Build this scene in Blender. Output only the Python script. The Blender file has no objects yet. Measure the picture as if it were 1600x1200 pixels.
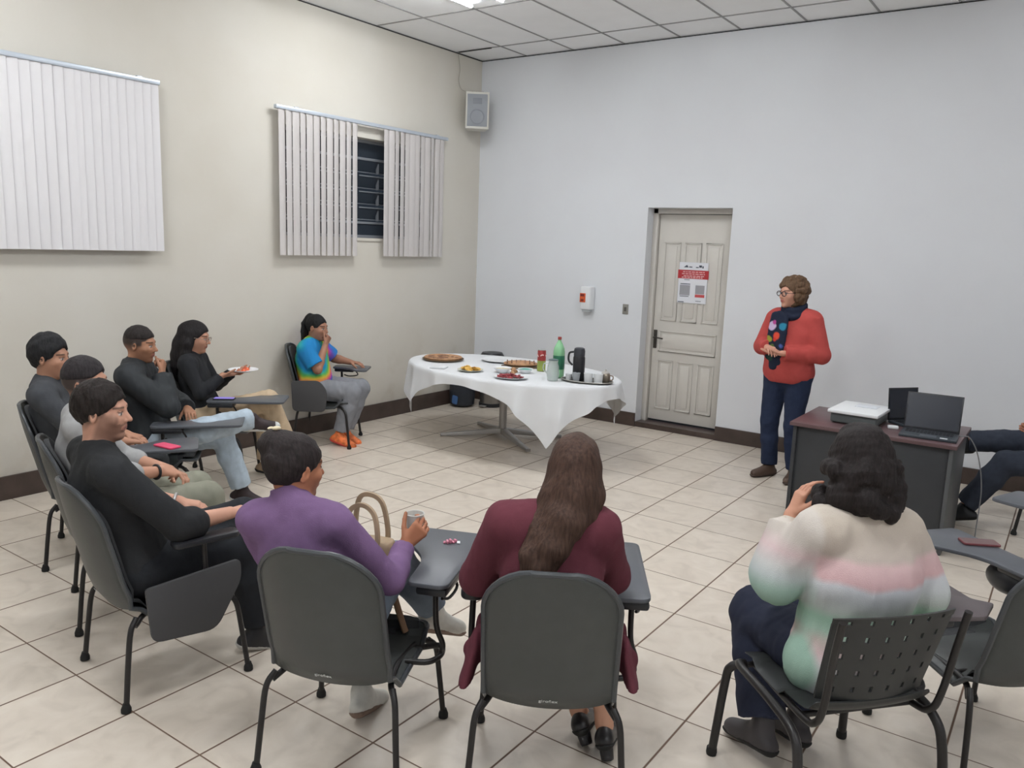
import bpy, bmesh, math, random
import numpy as np
from mathutils import Vector, Matrix

R = math.radians
PI = math.pi
random.seed(7)
rng = np.random.RandomState(11)
SC = bpy.context.scene
COL = SC.collection
VOX = 1.0            # multiplies the voxel size of the sculpted figures

# ------------------------------------------------------------------ camera, world, exposure, lights
H = 4.02             # ceiling height; room corner of the cream and the white wall is the origin
TILE = 0.4525
cam_d = bpy.data.cameras.new('camera')
cam_d.sensor_width = 36.0
cam_d.lens = 36.0 * 1261.77 / 1600.0
cam_d.clip_start = 0.05
cam = bpy.data.objects.new('camera', cam_d)
COL.objects.link(cam)
cam_right = Vector((0.81627, 0.57653, 0.03560)); cam_up = Vector((-0.12770, 0.11989, 0.98454)); cam_fwd = Vector((-0.5640, 0.8079, -0.1713))
cam_fwd.normalize(); cam_right = (cam_right - cam_fwd * cam_right.dot(cam_fwd)).normalized(); cam_up = cam_right.cross(cam_fwd)
mw = Matrix.Identity(4)
for i_ in range(3):
    mw[i_][0] = cam_right[i_]; mw[i_][1] = cam_up[i_]; mw[i_][2] = -cam_fwd[i_]
mw.translation = Vector((6.096, -7.890, 1.928))
cam.matrix_world = mw
SC.camera = cam

SC.view_settings.view_transform = 'Standard'
SC.view_settings.look = 'None'
SC.view_settings.gamma = 1.0
SC.view_settings.exposure = 0.39
SC.view_settings.use_curve_mapping = False

world = bpy.data.worlds.new('night')
SC.world = world
world.use_nodes = True
world.node_tree.nodes['Background'].inputs[0].default_value = (0.03, 0.04, 0.055, 1)
world.node_tree.nodes['Background'].inputs[1].default_value = 0.5

# lamps: (x, y, watts) - the ceiling luminaires, each built further down by make_luminaire
LAMPS = [(1.56, -2.55, 19), (4.66, -2.55, 13),
         (1.56, -6.3, 19), (4.66, -6.3, 25), (7.75, -6.3, 16),
         (4.66, -9.4, 14)]
LAMP_COLOR = (0.96, 0.98, 1.0)

# ------------------------------------------------------------------ colour and material helpers
def lin(c):
    c = c / 255.0
    return c / 12.92 if c <= 0.04045 else ((c + 0.055) / 1.055) ** 2.4
def S(r, g, b):
    return (lin(r), lin(g), lin(b), 1.0)

def mat(name, color, rough=0.6, metal=0.0, bump=0.0, bscale=200.0, vary=0.0, vscale=8.0, attr=None,
        trans=0.0, alpha=1.0, emit=None, estr=0.0, ior=1.45, stretch=(1, 1, 1), spec=0.5, sub=0.0, coat=0.0):
    m = bpy.data.materials.new(name)
    m.use_nodes = True
    nt = m.node_tree
    b = nt.nodes['Principled BSDF']
    b.inputs['Base Color'].default_value = color
    b.inputs['Roughness'].default_value = rough
    b.inputs['Metallic'].default_value = metal
    b.inputs['IOR'].default_value = ior
    b.inputs['Specular IOR Level'].default_value = spec
    b.inputs['Transmission Weight'].default_value = trans
    b.inputs['Alpha'].default_value = alpha
    b.inputs['Coat Weight'].default_value = coat
    if sub:
        b.inputs['Subsurface Weight'].default_value = sub
        b.inputs['Subsurface Radius'].default_value = (0.012, 0.005, 0.003)
        b.inputs['Subsurface Scale'].default_value = 1.0
    if emit:
        b.inputs['Emission Color'].default_value = emit
        b.inputs['Emission Strength'].default_value = estr
    src = None
    if attr:
        a = nt.nodes.new('ShaderNodeAttribute'); a.attribute_name = attr
        src = a.outputs['Color']
        nt.links.new(src, b.inputs['Base Color'])
    tc = nt.nodes.new('ShaderNodeTexCoord')
    mp = nt.nodes.new('ShaderNodeMapping'); mp.inputs['Scale'].default_value = stretch
    nt.links.new(tc.outputs['Object'], mp.inputs['Vector'])
    if vary > 0:
        n = nt.nodes.new('ShaderNodeTexNoise'); n.inputs['Scale'].default_value = vscale; n.inputs['Detail'].default_value = 4
        nt.links.new(mp.outputs[0], n.inputs['Vector'])
        mr = nt.nodes.new('ShaderNodeMapRange')
        mr.inputs['From Min'].default_value = 0.3; mr.inputs['From Max'].default_value = 0.7
        mr.inputs['To Min'].default_value = 1 - vary; mr.inputs['To Max'].default_value = 1 + vary
        nt.links.new(n.outputs['Fac'], mr.inputs['Value'])
        mx = nt.nodes.new('ShaderNodeVectorMath'); mx.operation = 'SCALE'
        if src is not None:
            nt.links.new(src, mx.inputs[0])
        else:
            mx.inputs[0].default_value = color[:3]
        nt.links.new(mr.outputs[0], mx.inputs['Scale'])
        nt.links.new(mx.outputs[0], b.inputs['Base Color'])
    if bump > 0:
        n2 = nt.nodes.new('ShaderNodeTexNoise'); n2.inputs['Scale'].default_value = bscale; n2.inputs['Detail'].default_value = 3
        nt.links.new(mp.outputs[0], n2.inputs['Vector'])
        bp = nt.nodes.new('ShaderNodeBump'); bp.inputs['Strength'].default_value = bump; bp.inputs['Distance'].default_value = 0.004
        nt.links.new(n2.outputs['Fac'], bp.inputs['Height'])
        nt.links.new(bp.outputs[0], b.inputs['Normal'])
    return m

def mathn(nt, op, a, b=None, c=None):
    n = nt.nodes.new('ShaderNodeMath'); n.operation = op
    for i, v in enumerate((a, b, c)):
        if v is None: continue
        if isinstance(v, (int, float)): n.inputs[i].default_value = v
        else: nt.links.new(v, n.inputs[i])
    return n.outputs[0]

def floor_material():
    m = bpy.data.materials.new('ceramic_tiles'); m.use_nodes = True
    nt = m.node_tree; b = nt.nodes['Principled BSDF']
    tc = nt.nodes.new('ShaderNodeTexCoord'); sp = nt.nodes.new('ShaderNodeSeparateXYZ')
    nt.links.new(tc.outputs['Object'], sp.inputs[0])
    def grid(o, off, half):
        t = mathn(nt, 'DIVIDE', mathn(nt, 'SUBTRACT', o, off), TILE)
        f = mathn(nt, 'FRACT', t)
        e = mathn(nt, 'MINIMUM', f, mathn(nt, 'SUBTRACT', 1.0, f))
        mk = nt.nodes.new('ShaderNodeMapRange'); mk.inputs['From Min'].default_value = half * 0.8; mk.inputs['From Max'].default_value = half * 1.7
        mk.inputs['To Min'].default_value = 1; mk.inputs['To Max'].default_value = 0
        nt.links.new(e, mk.inputs['Value'])
        return mk.outputs[0], mathn(nt, 'FLOOR', t)
    gx, ix = grid(sp.outputs['X'], 0.4447, 0.0078)
    gy, iy = grid(sp.outputs['Y'], 0.0474, 0.0056)
    g = mathn(nt, 'MAXIMUM', gx, gy)
    # each tile reads another patch of the marbling
    cb = nt.nodes.new('ShaderNodeCombineXYZ')
    nt.links.new(mathn(nt, 'ADD', sp.outputs['X'], mathn(nt, 'MULTIPLY', ix, 3.71)), cb.inputs[0])
    nt.links.new(mathn(nt, 'ADD', sp.outputs['Y'], mathn(nt, 'MULTIPLY', iy, 5.13)), cb.inputs[1])
    n1 = nt.nodes.new('ShaderNodeTexNoise'); n1.inputs['Scale'].default_value = 6.5; n1.inputs['Detail'].default_value = 6; n1.inputs['Distortion'].default_value = 1.1
    nt.links.new(cb.outputs[0], n1.inputs['Vector'])
    cr = nt.nodes.new('ShaderNodeValToRGB')
    cr.color_ramp.elements[0].position = 0.30; cr.color_ramp.elements[0].color = S(206, 195, 181)
    cr.color_ramp.elements[1].position = 0.72; cr.color_ramp.elements[1].color = S(224, 214, 201)
    e = cr.color_ramp.elements.new(0.5); e.color = S(217, 206, 192)
    nt.links.new(n1.outputs['Fac'], cr.inputs[0])
    wn = nt.nodes.new('ShaderNodeTexWhiteNoise'); wn.noise_dimensions = '2D'
    cb2 = nt.nodes.new('ShaderNodeCombineXYZ'); nt.links.new(ix, cb2.inputs[0]); nt.links.new(iy, cb2.inputs[1])
    nt.links.new(cb2.outputs[0], wn.inputs['Vector'])
    vv = nt.nodes.new('ShaderNodeVectorMath'); vv.operation = 'SCALE'
    nt.links.new(cr.outputs[0], vv.inputs[0])
    nt.links.new(mathn(nt, 'ADD', 0.955, mathn(nt, 'MULTIPLY', wn.outputs['Value'], 0.07)), vv.inputs['Scale'])
    mx = nt.nodes.new('ShaderNodeMix'); mx.data_type = 'RGBA'
    nt.links.new(g, mx.inputs['Factor']); nt.links.new(vv.outputs[0], mx.inputs[6])
    mx.inputs[7].default_value = S(104, 80, 64)
    nt.links.new(mx.outputs[2], b.inputs['Base Color'])
    nt.links.new(mathn(nt, 'ADD', 0.34, mathn(nt, 'MULTIPLY', g, 0.45)), b.inputs['Roughness'])
    bp = nt.nodes.new('ShaderNodeBump'); bp.inputs['Strength'].default_value = 0.35; bp.inputs['Distance'].default_value = 0.003
    nt.links.new(mathn(nt, 'SUBTRACT', 1.0, g), bp.inputs['Height'])
    nt.links.new(bp.outputs[0], b.inputs['Normal'])
    return m

def wall_material(name, c0, c1, grime=None):
    m = bpy.data.materials.new(name); m.use_nodes = True
    nt = m.node_tree; b = nt.nodes['Principled BSDF']; b.inputs['Roughness'].default_value = 0.75
    b.inputs['Specular IOR Level'].default_value = 0.25
    tc = nt.nodes.new('ShaderNodeTexCoord')
    n1 = nt.nodes.new('ShaderNodeTexNoise'); n1.inputs['Scale'].default_value = 0.9; n1.inputs['Detail'].default_value = 5
    nt.links.new(tc.outputs['Object'], n1.inputs['Vector'])
    mx = nt.nodes.new('ShaderNodeMix'); mx.data_type = 'RGBA'
    mr = nt.nodes.new('ShaderNodeMapRange'); mr.inputs['From Min'].default_value = 0.35; mr.inputs['From Max'].default_value = 0.65
    nt.links.new(n1.outputs['Fac'], mr.inputs['Value']); nt.links.new(mr.outputs[0], mx.inputs['Factor'])
    mx.inputs[6].default_value = c0; mx.inputs[7].default_value = c1
    out = mx.outputs[2]
    if grime is not None:      # scuffs in blotches along the foot of the wall
        sp = nt.nodes.new('ShaderNodeSeparateXYZ'); nt.links.new(tc.outputs['Object'], sp.inputs[0])
        n2 = nt.nodes.new('ShaderNodeTexNoise'); n2.inputs['Scale'].default_value = 3.2; n2.inputs['Detail'].default_value = 6
        nt.links.new(tc.outputs['Object'], n2.inputs['Vector'])
        lo = nt.nodes.new('ShaderNodeMapRange'); lo.inputs['From Min'].default_value = 0.15; lo.inputs['From Max'].default_value = 1.1
        lo.inputs['To Min'].default_value = 0.55; lo.inputs['To Max'].default_value = 0.0
        nt.links.new(sp.outputs['Z'], lo.inputs['Value'])
        r2 = nt.nodes.new('ShaderNodeMapRange'); r2.inputs['From Min'].default_value = 0.5; r2.inputs['From Max'].default_value = 0.72
        nt.links.new(n2.outputs['Fac'], r2.inputs['Value'])
        mk = mathn(nt, 'MULTIPLY', lo.outputs[0], r2.outputs[0])
        m2 = nt.nodes.new('ShaderNodeMix'); m2.data_type = 'RGBA'
        nt.links.new(mk, m2.inputs['Factor']); nt.links.new(out, m2.inputs[6]); m2.inputs[7].default_value = grime
        out = m2.outputs[2]
    nt.links.new(out, b.inputs['Base Color'])
    n3 = nt.nodes.new('ShaderNodeTexNoise'); n3.inputs['Scale'].default_value = 60
    nt.links.new(tc.outputs['Object'], n3.inputs['Vector'])
    bp = nt.nodes.new('ShaderNodeBump'); bp.inputs['Strength'].default_value = 0.08; bp.inputs['Distance'].default_value = 0.003
    nt.links.new(n3.outputs['Fac'], bp.inputs['Height']); nt.links.new(bp.outputs[0], b.inputs['Normal'])
    return m

M = {}
M['floor'] = floor_material()
M['cream'] = wall_material('cream_paint', S(212, 208, 199), S(206, 201, 190), S(178, 166, 148))
M['white'] = wall_material('white_paint', S(226, 229, 233), S(222, 224, 228))
M['ceil'] = mat('ceiling_panel', S(246, 247, 248), 0.85, vary=0.02, vscale=3)
M['tbar'] = mat('ceiling_rail', S(150, 150, 150), 0.5)
M['gap'] = mat('ceiling_gap_shade', S(30, 30, 30), 0.9)  # near-black colour standing in for the shade inside ceiling gaps
M['stone'] = mat('dark_stone', S(74, 62, 57), 0.3, vary=0.25, vscale=6, bump=0.05)
M['doorpaint'] = mat('door_paint', S(210, 206, 199), 0.5, vary=0.03, vscale=3)
M['iron'] = mat('door_iron', S(70, 66, 62), 0.4, 0.6)
M['steel'] = mat('window_steel', S(150, 154, 160), 0.45, 0.3)
M['glassdark'] = mat('window_glass', S(60, 68, 78), 0.12, alpha=0.55)
M['vane'] = mat('blind_vane', S(225, 220, 218), 0.8, alpha=0.66, bump=0.05, bscale=300)
M['vane2'] = mat('blind_vane_dense', S(224, 222, 224), 0.8, bump=0.05, bscale=300)
M['rail'] = mat('blind_rail', S(196, 204, 214), 0.35, 0.4)
M['plastic'] = mat('charcoal_plastic', S(66, 69, 68), 0.42, vary=0.05, vscale=20, bump=0.12, bscale=450)
M['trim'] = mat('chair_edge_trim', S(68, 71, 74), 0.3)
M['uph'] = mat('dark_upholstery', S(56, 57, 59), 0.85, bump=0.35, bscale=500)
M['tube'] = mat('black_tube', S(38, 36, 36), 0.38, 0.1)
M['rubber'] = mat('black_rubber', S(26, 26, 26), 0.7)
M['tablet'] = mat('tablet_laminate', S(84, 87, 93), 0.38, vary=0.04, vscale=10)
M['logo'] = mat('logo_print', S(205, 208, 208), 0.5)
M['desk'] = mat('desk_laminate', S(54, 56, 59), 0.5, vary=0.05)
M['desktop'] = mat('desk_top_laminate', S(96, 74, 76), 0.35, vary=0.08, vscale=5, stretch=(1, 6, 1))
M['cloth'] = mat('white_cloth', S(226, 228, 231), 0.85, bump=0.12, bscale=260)
M['alu'] = mat('pedestal_metal', S(176, 174, 172), 0.4, 0.55)
M['wplastic'] = mat('white_plastic', S(232, 234, 236), 0.4)
M['bplastic'] = mat('black_plastic', S(40, 41, 45), 0.35)

# ------------------------------------------------------------------ mesh helpers
class MB:
    """collects shapes of one part"""
    def __init__(s): s.v = []; s.f = []
    def add(s, vs, fs, T=None):
        o = len(s.v)
        for p in vs:
            p = Vector(p)
            s.v.append(T @ p if T is not None else p)
        s.f += [tuple(i + o for i in f) for f in fs]
        return s
    def box(s, x0, x1, y0, y1, z0, z1, T=None):
        v = [(x, y, z) for z in (z0, z1) for y in (y0, y1) for x in (x0, x1)]
        return s.add(v, [(0, 2, 3, 1), (4, 5, 7, 6), (0, 1, 5, 4), (2, 6, 7, 3), (0, 4, 6, 2), (1, 3, 7, 5)], T)
    def lathe(s, prof, n=24, T=None):
        vs = []; fs = []
        for r, z in prof:
            for i in range(n):
                a = 2 * PI * i / n
                vs.append((r * math.cos(a), r * math.sin(a), z))
        for k in range(len(prof) - 1):
            for i in range(n):
                j = (i + 1) % n
                fs.append((k * n + i, k * n + j, (k + 1) * n + j, (k + 1) * n + i))
        fs.append(tuple(range(n - 1, -1, -1))); fs.append(tuple((len(prof) - 1) * n + i for i in range(n)))
        return s.add(vs, fs, T)
    def tube(s, pts, r, n=10, closed=False, T=None):
        pts = [Vector(p) for p in pts]; m = len(pts)
        rs = r if isinstance(r, (list, tuple)) else [r] * m
        vs = []; fs = []; up = None
        for i, p in enumerate(pts):
            if closed: d = pts[(i + 1) % m] - pts[i - 1]
            else: d = pts[min(i + 1, m - 1)] - pts[max(i - 1, 0)]
            d.normalize()
            if up is None:
                up = Vector((0, 0, 1)) if abs(d.z) < 0.9 else Vector((1, 0, 0))
            side = d.cross(up).normalized(); up = side.cross(d).normalized()
            for k in range(n):
                a = 2 * PI * k / n
                vs.append(p + (side * math.cos(a) + up * math.sin(a)) * rs[i])
        for i in range(m if closed else m - 1):
            a0 = i * n; b0 = ((i + 1) % m) * n
            for k in range(n):
                fs.append((a0 + k, a0 + (k + 1) % n, b0 + (k + 1) % n, b0 + k))
        if not closed:
            fs.append(tuple(range(n - 1, -1, -1))); fs.append(tuple((m - 1) * n + k for k in range(n)))
        return s.add(vs, fs, T)
    def prism(s, poly, z0, z1, T=None):
        n = len(poly)
        vs = [(x, y, z0) for x, y in poly] + [(x, y, z1) for x, y in poly]
        fs = [tuple(range(n - 1, -1, -1)), tuple(range(n, 2 * n))] + [(i, (i + 1) % n, n + (i + 1) % n, n + i) for i in range(n)]
        return s.add(vs, fs, T)
    def sphere(s, c, r, n=16, m=10, T=None):
        rr = r if isinstance(r, (tuple, list)) else (r, r, r)
        vs = [(c[0], c[1], c[2] - rr[2])]; fs = []
        for j in range(1, m):
            t = -PI / 2 + PI * j / m
            for i in range(n):
                a = 2 * PI * i / n
                vs.append((c[0] + rr[0] * math.cos(t) * math.cos(a), c[1] + rr[1] * math.cos(t) * math.sin(a), c[2] + rr[2] * math.sin(t)))
        vs.append((c[0], c[1], c[2] + rr[2]))
        for i in range(n): fs.append((0, 1 + (i + 1) % n, 1 + i))
        for j in range(m - 2):
            for i in range(n):
                a = 1 + j * n + i; b_ = 1 + j * n + (i + 1) % n
                fs.append((a, b_, b_ + n, a + n))
        L_ = 1 + (m - 2) * n
        for i in range(n): fs.append((L_ + i, L_ + (i + 1) % n, len(vs) - 1))
        return s.add(vs, fs, T)
    def build(s, name, material, parent=None, bevel=0.0, smooth=True, seg=2, angle=40):
        me = bpy.data.meshes.new(name)
        me.from_pydata([tuple(v) for v in s.v], [], s.f)
        me.validate(); me.update()
        if bevel > 0:
            bm = bmesh.new(); bm.from_mesh(me)
            bmesh.ops.remove_doubles(bm, verts=bm.verts, dist=1e-6)
            es = [e for e in bm.edges if len(e.link_faces) == 2 and e.calc_face_angle(0) > R(35)]
            bmesh.ops.bevel(bm, geom=es, offset=bevel, segments=seg, profile=0.5, affect='EDGES', clamp_overlap=True)
            bm.to_mesh(me); bm.free()
        bm = bmesh.new(); bm.from_mesh(me); bmesh.ops.recalc_face_normals(bm, faces=bm.faces); bm.to_mesh(me); bm.free()
        if smooth:
            me.shade_smooth()
            try: me.set_sharp_from_angle(angle=R(angle))
            except Exception: pass
        me.materials.append(material)
        o = bpy.data.objects.new(name, me)
        COL.objects.link(o)
        if parent is not None: o.parent = parent
        return o

def tag(o, label=None, cat=None, group=None, kind=None):
    if label: o['label'] = label
    if cat: o['category'] = cat
    if group: o['group'] = group
    if kind: o['kind'] = kind
    return o

def empty(name, label, cat, loc=(0, 0, 0), rz=0.0, group=None):
    o = bpy.data.objects.new(name, None); COL.objects.link(o)
    o.empty_display_size = 0.1
    o.location = loc; o.rotation_euler = (0, 0, rz)
    return tag(o, label, cat, group)

def copy_tree(o, parent=None):
    c = o.copy(); COL.objects.link(c); c.parent = parent
    for ch in list(o.children): copy_tree(ch, c)
    return c

def round_poly(pts, r, n=5):
    out = []; m = len(pts)
    for i in range(m):
        p0, p, p1 = Vector(pts[i - 1]), Vector(pts[i]), Vector(pts[(i + 1) % m])
        rr = r[i] if isinstance(r, (list, tuple)) else r
        a = (p0 - p).normalized() * rr; b = (p1 - p).normalized() * rr
        for k in range(n + 1):
            t = k / n
            q = (p + a) * (1 - t) ** 2 + p * 2 * t * (1 - t) + (p + b) * t ** 2
            out.append((q.x, q.y))
    return out

def smooth_path(pts, n=6):
    """Catmull-Rom through pts"""
    P = [Vector(p) for p in pts]; P = [P[0] * 2 - P[1]] + P + [P[-1] * 2 - P[-2]]
    out = []
    for i in range(1, len(P) - 2):
        for k in range(n):
            t = k / n
            out.append(0.5 * ((2 * P[i]) + (-P[i - 1] + P[i + 1]) * t + (2 * P[i - 1] - 5 * P[i] + 4 * P[i + 1] - P[i + 2]) * t * t + (-P[i - 1] + 3 * P[i] - 3 * P[i + 1] + P[i + 2]) * t ** 3))
    out.append(P[-2])
    return out

def rz_of(fw):
    return math.atan2(-fw[0], fw[1])

# ------------------------------------------------------------------ the room
X1, Y0 = 9.6, -11.2      # far side walls, behind the camera
def structure(name, mb, m, parent=None, bevel=0.0, smooth=False):
    o = mb.build(name, m, parent, bevel, smooth)
    if parent is None: o['kind'] = 'structure'
    return o

structure('floor', MB().box(-0.02, X1, Y0, 0.4, -0.1, 0.0), M['floor'])
structure('ceiling', MB().box(-0.3, X1 + 0.2, Y0 - 0.2, 0.4, H, H + 0.1), M['ceil'])
g = MB()
xs = [0.62 * k for k in range(0, 16)]
ys = [-0.49 - 1.25 * k for k in range(0, 9)]
for x in xs: g.box(x - 0.009, x + 0.009, Y0, 0, H - 0.006, H - 0.0005)
for y in ys: g.box(0, X1, y - 0.009, y + 0.009, H - 0.0062, H - 0.0006)
structure('trim_1', g, M['tbar'])
g = MB().box(0.0, X1, -0.014, 0.0, H - 0.012, H - 0.007).box(0, 0.014, Y0, 0, H - 0.012, H - 0.007)
g.box(0.05, 0.50, -0.505, -0.488, H - 0.013, H - 0.0068)
structure('trim_2', g, M['gap'])  # dark strips laid on the ceiling, gap shade put in as colour

# white wall with the door opening
DX0, DX1, DZ = 2.25, 3.165, 2.35
structure('wall_back', MB().box(-0.2, DX0, 0, 0.35, 0, H).box(DX1, X1 + 0.2, 0, 0.35, 0, H).box(DX0, DX1, 0, 0.35, DZ, H), M['white'])
# cream wall with two window openings
W2 = (-2.93, -0.86, 1.93, 2.92)
W1 = (-6.3, -4.35, 1.93, 2.92)
w = MB().box(-0.3, 0, W2[1], 0.35, 0, H).box(-0.3, 0, W1[1], W2[0], 0, H).box(-0.3, 0, Y0 - 0.2, W1[0], 0, H)
for W in (W1, W2):
    w.box(-0.3, 0, W[0], W[1], 0, W[2]).box(-0.3, 0, W[0], W[1], W[3], H)
structure('wall_left', w, M['cream'])
structure('wall_right', MB().box(X1, X1 + 0.2, Y0, 0, 0, H), M['white'])
structure('wall_front', MB().box(-0.3, X1 + 0.2, Y0 - 0.2, Y0, 0, H), M['white'])
structure('baseboard_left', MB().box(0, 0.018, Y0, 0, 0, 0.172), M['stone'], bevel=0.003)
structure('baseboard_back', MB().box(0.018, DX0, -0.018, 0, 0, 0.148).box(DX1, X1, -0.018, 0, 0, 0.148), M['stone'], bevel=0.003)

# door
d = tag(MB().box(DX0, DX0 + 0.055, 0.14, 0.26, 0, DZ).box(DX1 - 0.055, DX1, 0.14, 0.26, 0, DZ).box(DX0, DX1, 0.14, 0.26, DZ - 0.055, DZ).build('door_1', M['doorpaint'], None, 0.004), kind='structure')
lx0, lx1, lz0, lz1, ly = DX0 + 0.06, DX1 - 0.06, 0.075, DZ - 0.06, 0.185
leaf = MB().box(lx0, lx1, ly, ly + 0.035, lz0, lz1)
cw = (lx1 - lx0)
def raised(x0, x1, z0, z1):
    # moulded frame around a slightly raised field
    for a, b_, c, e in ((x0, x1, z0, z0 + 0.014), (x0, x1, z1 - 0.014, z1), (x0, x0 + 0.014, z0, z1), (x1 - 0.014, x1, z0, z1)):
        leaf.box(a, b_, ly - 0.011, ly, c, e)
    leaf.box(x0 + 0.04, x1 - 0.04, ly - 0.007, ly, z0 + 0.04, z1 - 0.04)
for k in range(3):
    a = lx0 + 0.075 + k * (cw - 0.15 + 0.05) / 3; b_ = a + (cw - 0.15 + 0.05) / 3 - 0.05
    raised(a, b_, 1.17, 2.0); raised(a, b_, 0.20, 0.74)
raised(lx0 + 0.075, lx1 - 0.075, 0.83, 1.06)
lf = leaf.build('door_leaf', M['doorpaint'], d, 0.003)
h = MB().box(lx0 + 0.012, lx0 + 0.052, ly - 0.008, ly, 0.86, 1.06)
h.tube([(lx0 + 0.032, ly - 0.004, 0.98), (lx0 + 0.032, ly - 0.05, 0.98)], 0.009)
h.tube([(lx0 + 0.032, ly - 0.05, 0.98), (lx0 + 0.09, ly - 0.052, 0.98), (lx0 + 0.14, ly - 0.05, 0.975)], 0.008)
h.build('door_handle', M['iron'], lf, 0.002)
structure('trim_3', MB().box(DX0, DX1, -0.004, 0.35, 0.0, 0.055), M['stone'], bevel=0.003)

# windows: steel frame with tilting panes, night outside
def window(name, W):
    y0, y1, z0, z1 = W
    o = MB()
    xo = -0.16
    for a, b_, c, e in ((y0, y1, z0, z0 + 0.03), (y0, y1, z1 - 0.03, z1), (y0, y0 + 0.03, z0, z1), (y1 - 0.03, y1, z0, z1)):
        o.box(xo, xo + 0.035, a, b_, c, e)
    n = 4
    for k in range(1, n):
        y = y0 + (y1 - y0) * k / n
        o.box(xo, xo + 0.03, y - 0.014, y + 0.014, z0, z1)
    o.box(xo, xo + 0.03, y0, y1, z0 + 0.79, z0 + 0.815).box(xo, xo + 0.03, y0, y1, z0 + 0.145, z0 + 0.168)
    fr = tag(o.build(name, M['steel'], None, 0.002), kind='structure')
    g2 = MB()
    for k in range(n):
        ya = y0 + (y1 - y0) * k / n + 0.02; yb = y0 + (y1 - y0) * (k + 1) / n - 0.02
        g2.box(xo + 0.012, xo + 0.016, ya, yb, z0 + 0.82, z1 - 0.03).box(xo + 0.012, xo + 0.016, ya, yb, z0 + 0.03, z0 + 0.145)
        for j in range(4):
            zz = z0 + 0.20 + 0.16 * j
            T = Matrix.Translation((xo + 0.03, 0, zz + 0.05)) @ Matrix.Rotation(R(28), 4, 'Y')
            g2.box(-0.002, 0.002, ya, yb, -0.07, 0.07, T)
    g2.build('window_pane', M['glassdark'], fr, 0, False)
    p = MB()
    for k in range(n):
        ya = y0 + (y1 - y0) * k / n + 0.02; yb = y0 + (y1 - y0) * (k + 1) / n - 0.02
        for j in range(4):
            zz = z0 + 0.20 + 0.16 * j
            T = Matrix.Translation((xo + 0.03, 0, zz + 0.05)) @ Matrix.Rotation(R(28), 4, 'Y')
            for q in (-0.07, 0.064):
                p.box(-0.006, 0.006, ya, yb, q, q + 0.008, T)
            p.box(xo + 0.02, xo + 0.05, ya + 0.28, ya + 0.295, zz - 0.02, zz + 0.12)
    p.build('window_louvre', M['steel'], fr, 0, False)
    structure('trim_%d' % (4 if name == 'window_1' else 5), MB().box(-0.17, 0.012, y0 - 0.0, y1 + 0.0, z0 - 0.03, z0), M['cream'])
window('window_1', W1)
window('window_2', W2)

# vertical blinds
def vane(o, y, z0, z1, ang, m, wdt=0.089):
    vs = []; fs = []
    n = 6
    c, s_ = math.cos(ang), math.sin(ang)
    for zz in (z0, z1):
        for side in (0, 1):
            for i in range(n + 1):
                u = (i / n - 0.5) * wdt; b_ = 0.006 * (1 - (2 * i / n - 1) ** 2) + side * 0.0012
                vs.append((0.0 + b_ * c + u * s_ + 0.075, y + u * c - b_ * s_, zz))
    k = n + 1
    for i in range(n):
        fs += [(i, i + 1, 2 * k + i + 1, 2 * k + i), (k + i, 3 * k + i, 3 * k + i + 1, k + i + 1), (i, k + i, k + i + 1, i + 1), (2 * k + i, 2 * k + i + 1, 3 * k + i + 1, 3 * k + i)]
    fs += [(0, 2 * k, 3 * k, k), (n, k + n, 3 * k + n, 2 * k + n)]
    return MB().add(vs, fs).build('vane', m, o, 0, True)
def blind(label, y0, y1, groups, z0, z1):
    o = empty('vertical_blind', label, 'blind', (0, 0, 0))
    r_ = MB().box(0.055, 0.095, y0, y1, z1, z1 + 0.034)
    r_.build('headrail', M['rail'], o, 0.004)
    for y in (y0 + 0.25, y1 - 0.15):
        MB().box(0.0, 0.07, y - 0.02, y + 0.02, z1 + 0.032, z1 + 0.045).box(0, 0.006, y - 0.02, y + 0.02, z1 + 0.01, z1 + 0.05).build('bracket', M['rail'], o, 0.001)
    for (a, b_, n, ang, m, jit) in groups:
        for k in range(n):
            vane(o, a + (b_ - a) * (k + 0.5) / n, z0, z1 + 0.002, ang + random.uniform(-jit, jit), m)
    return o
blind('half open vertical blind nearer the corner, dark window showing through its middle gap', -3.06, -0.70,
      [(-3.03, -2.06, 12, R(-7), M['vane'], 0.20), (-1.70, -0.74, 12, R(-9), M['vane'], 0.20)], 1.75, 3.03)
blind('closed vertical blind cut off by the left edge, no window visible through it', -6.4, -4.16,
      [(-6.36, -4.82, 21, R(12), M['vane2'], 0.04), (-4.84, -4.18, 10, R(10), M['vane2'], 0.05)], 1.77, 3.03)

# wall loudspeaker in the corner
sp = empty('wall_speaker', 'small pale loudspeaker with grey grille mounted high in the room corner', 'speaker', (0.20, -0.33, 3.19), rz_of((0.62, -0.78)))
MB().prism(round_poly([(-0.135, 0.10), (0.135, 0.10), (0.10, -0.12), (-0.10, -0.12)], 0.015, 3), 0, 0.40).build('cabinet', mat('speaker_cream', S(206, 204, 196), 0.5), sp, 0.006)
gr = MB().box(-0.113, 0.113, 0.098, 0.106, 0.025, 0.375).build('grille', mat('speaker_grille', S(150, 154, 160), 0.6, bump=0.5, bscale=700), sp, 0.004)
MB().lathe([(0.076, 0), (0.082, 0.004), (0.082, 0.009), (0.074, 0.009), (0.07, 0.004)], 28, Matrix.Translation((0, 0.104, 0.13)) @ Matrix.Rotation(R(-90), 4, 'X')).build('woofer_ring', mat('speaker_ring', S(134, 138, 144), 0.5), gr)
MB().box(-0.05, 0.05, 0.104, 0.109, 0.27, 0.33).build('tweeter_horn', mat('speaker_horn', S(128, 132, 138), 0.5), gr, 0.004)
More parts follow.
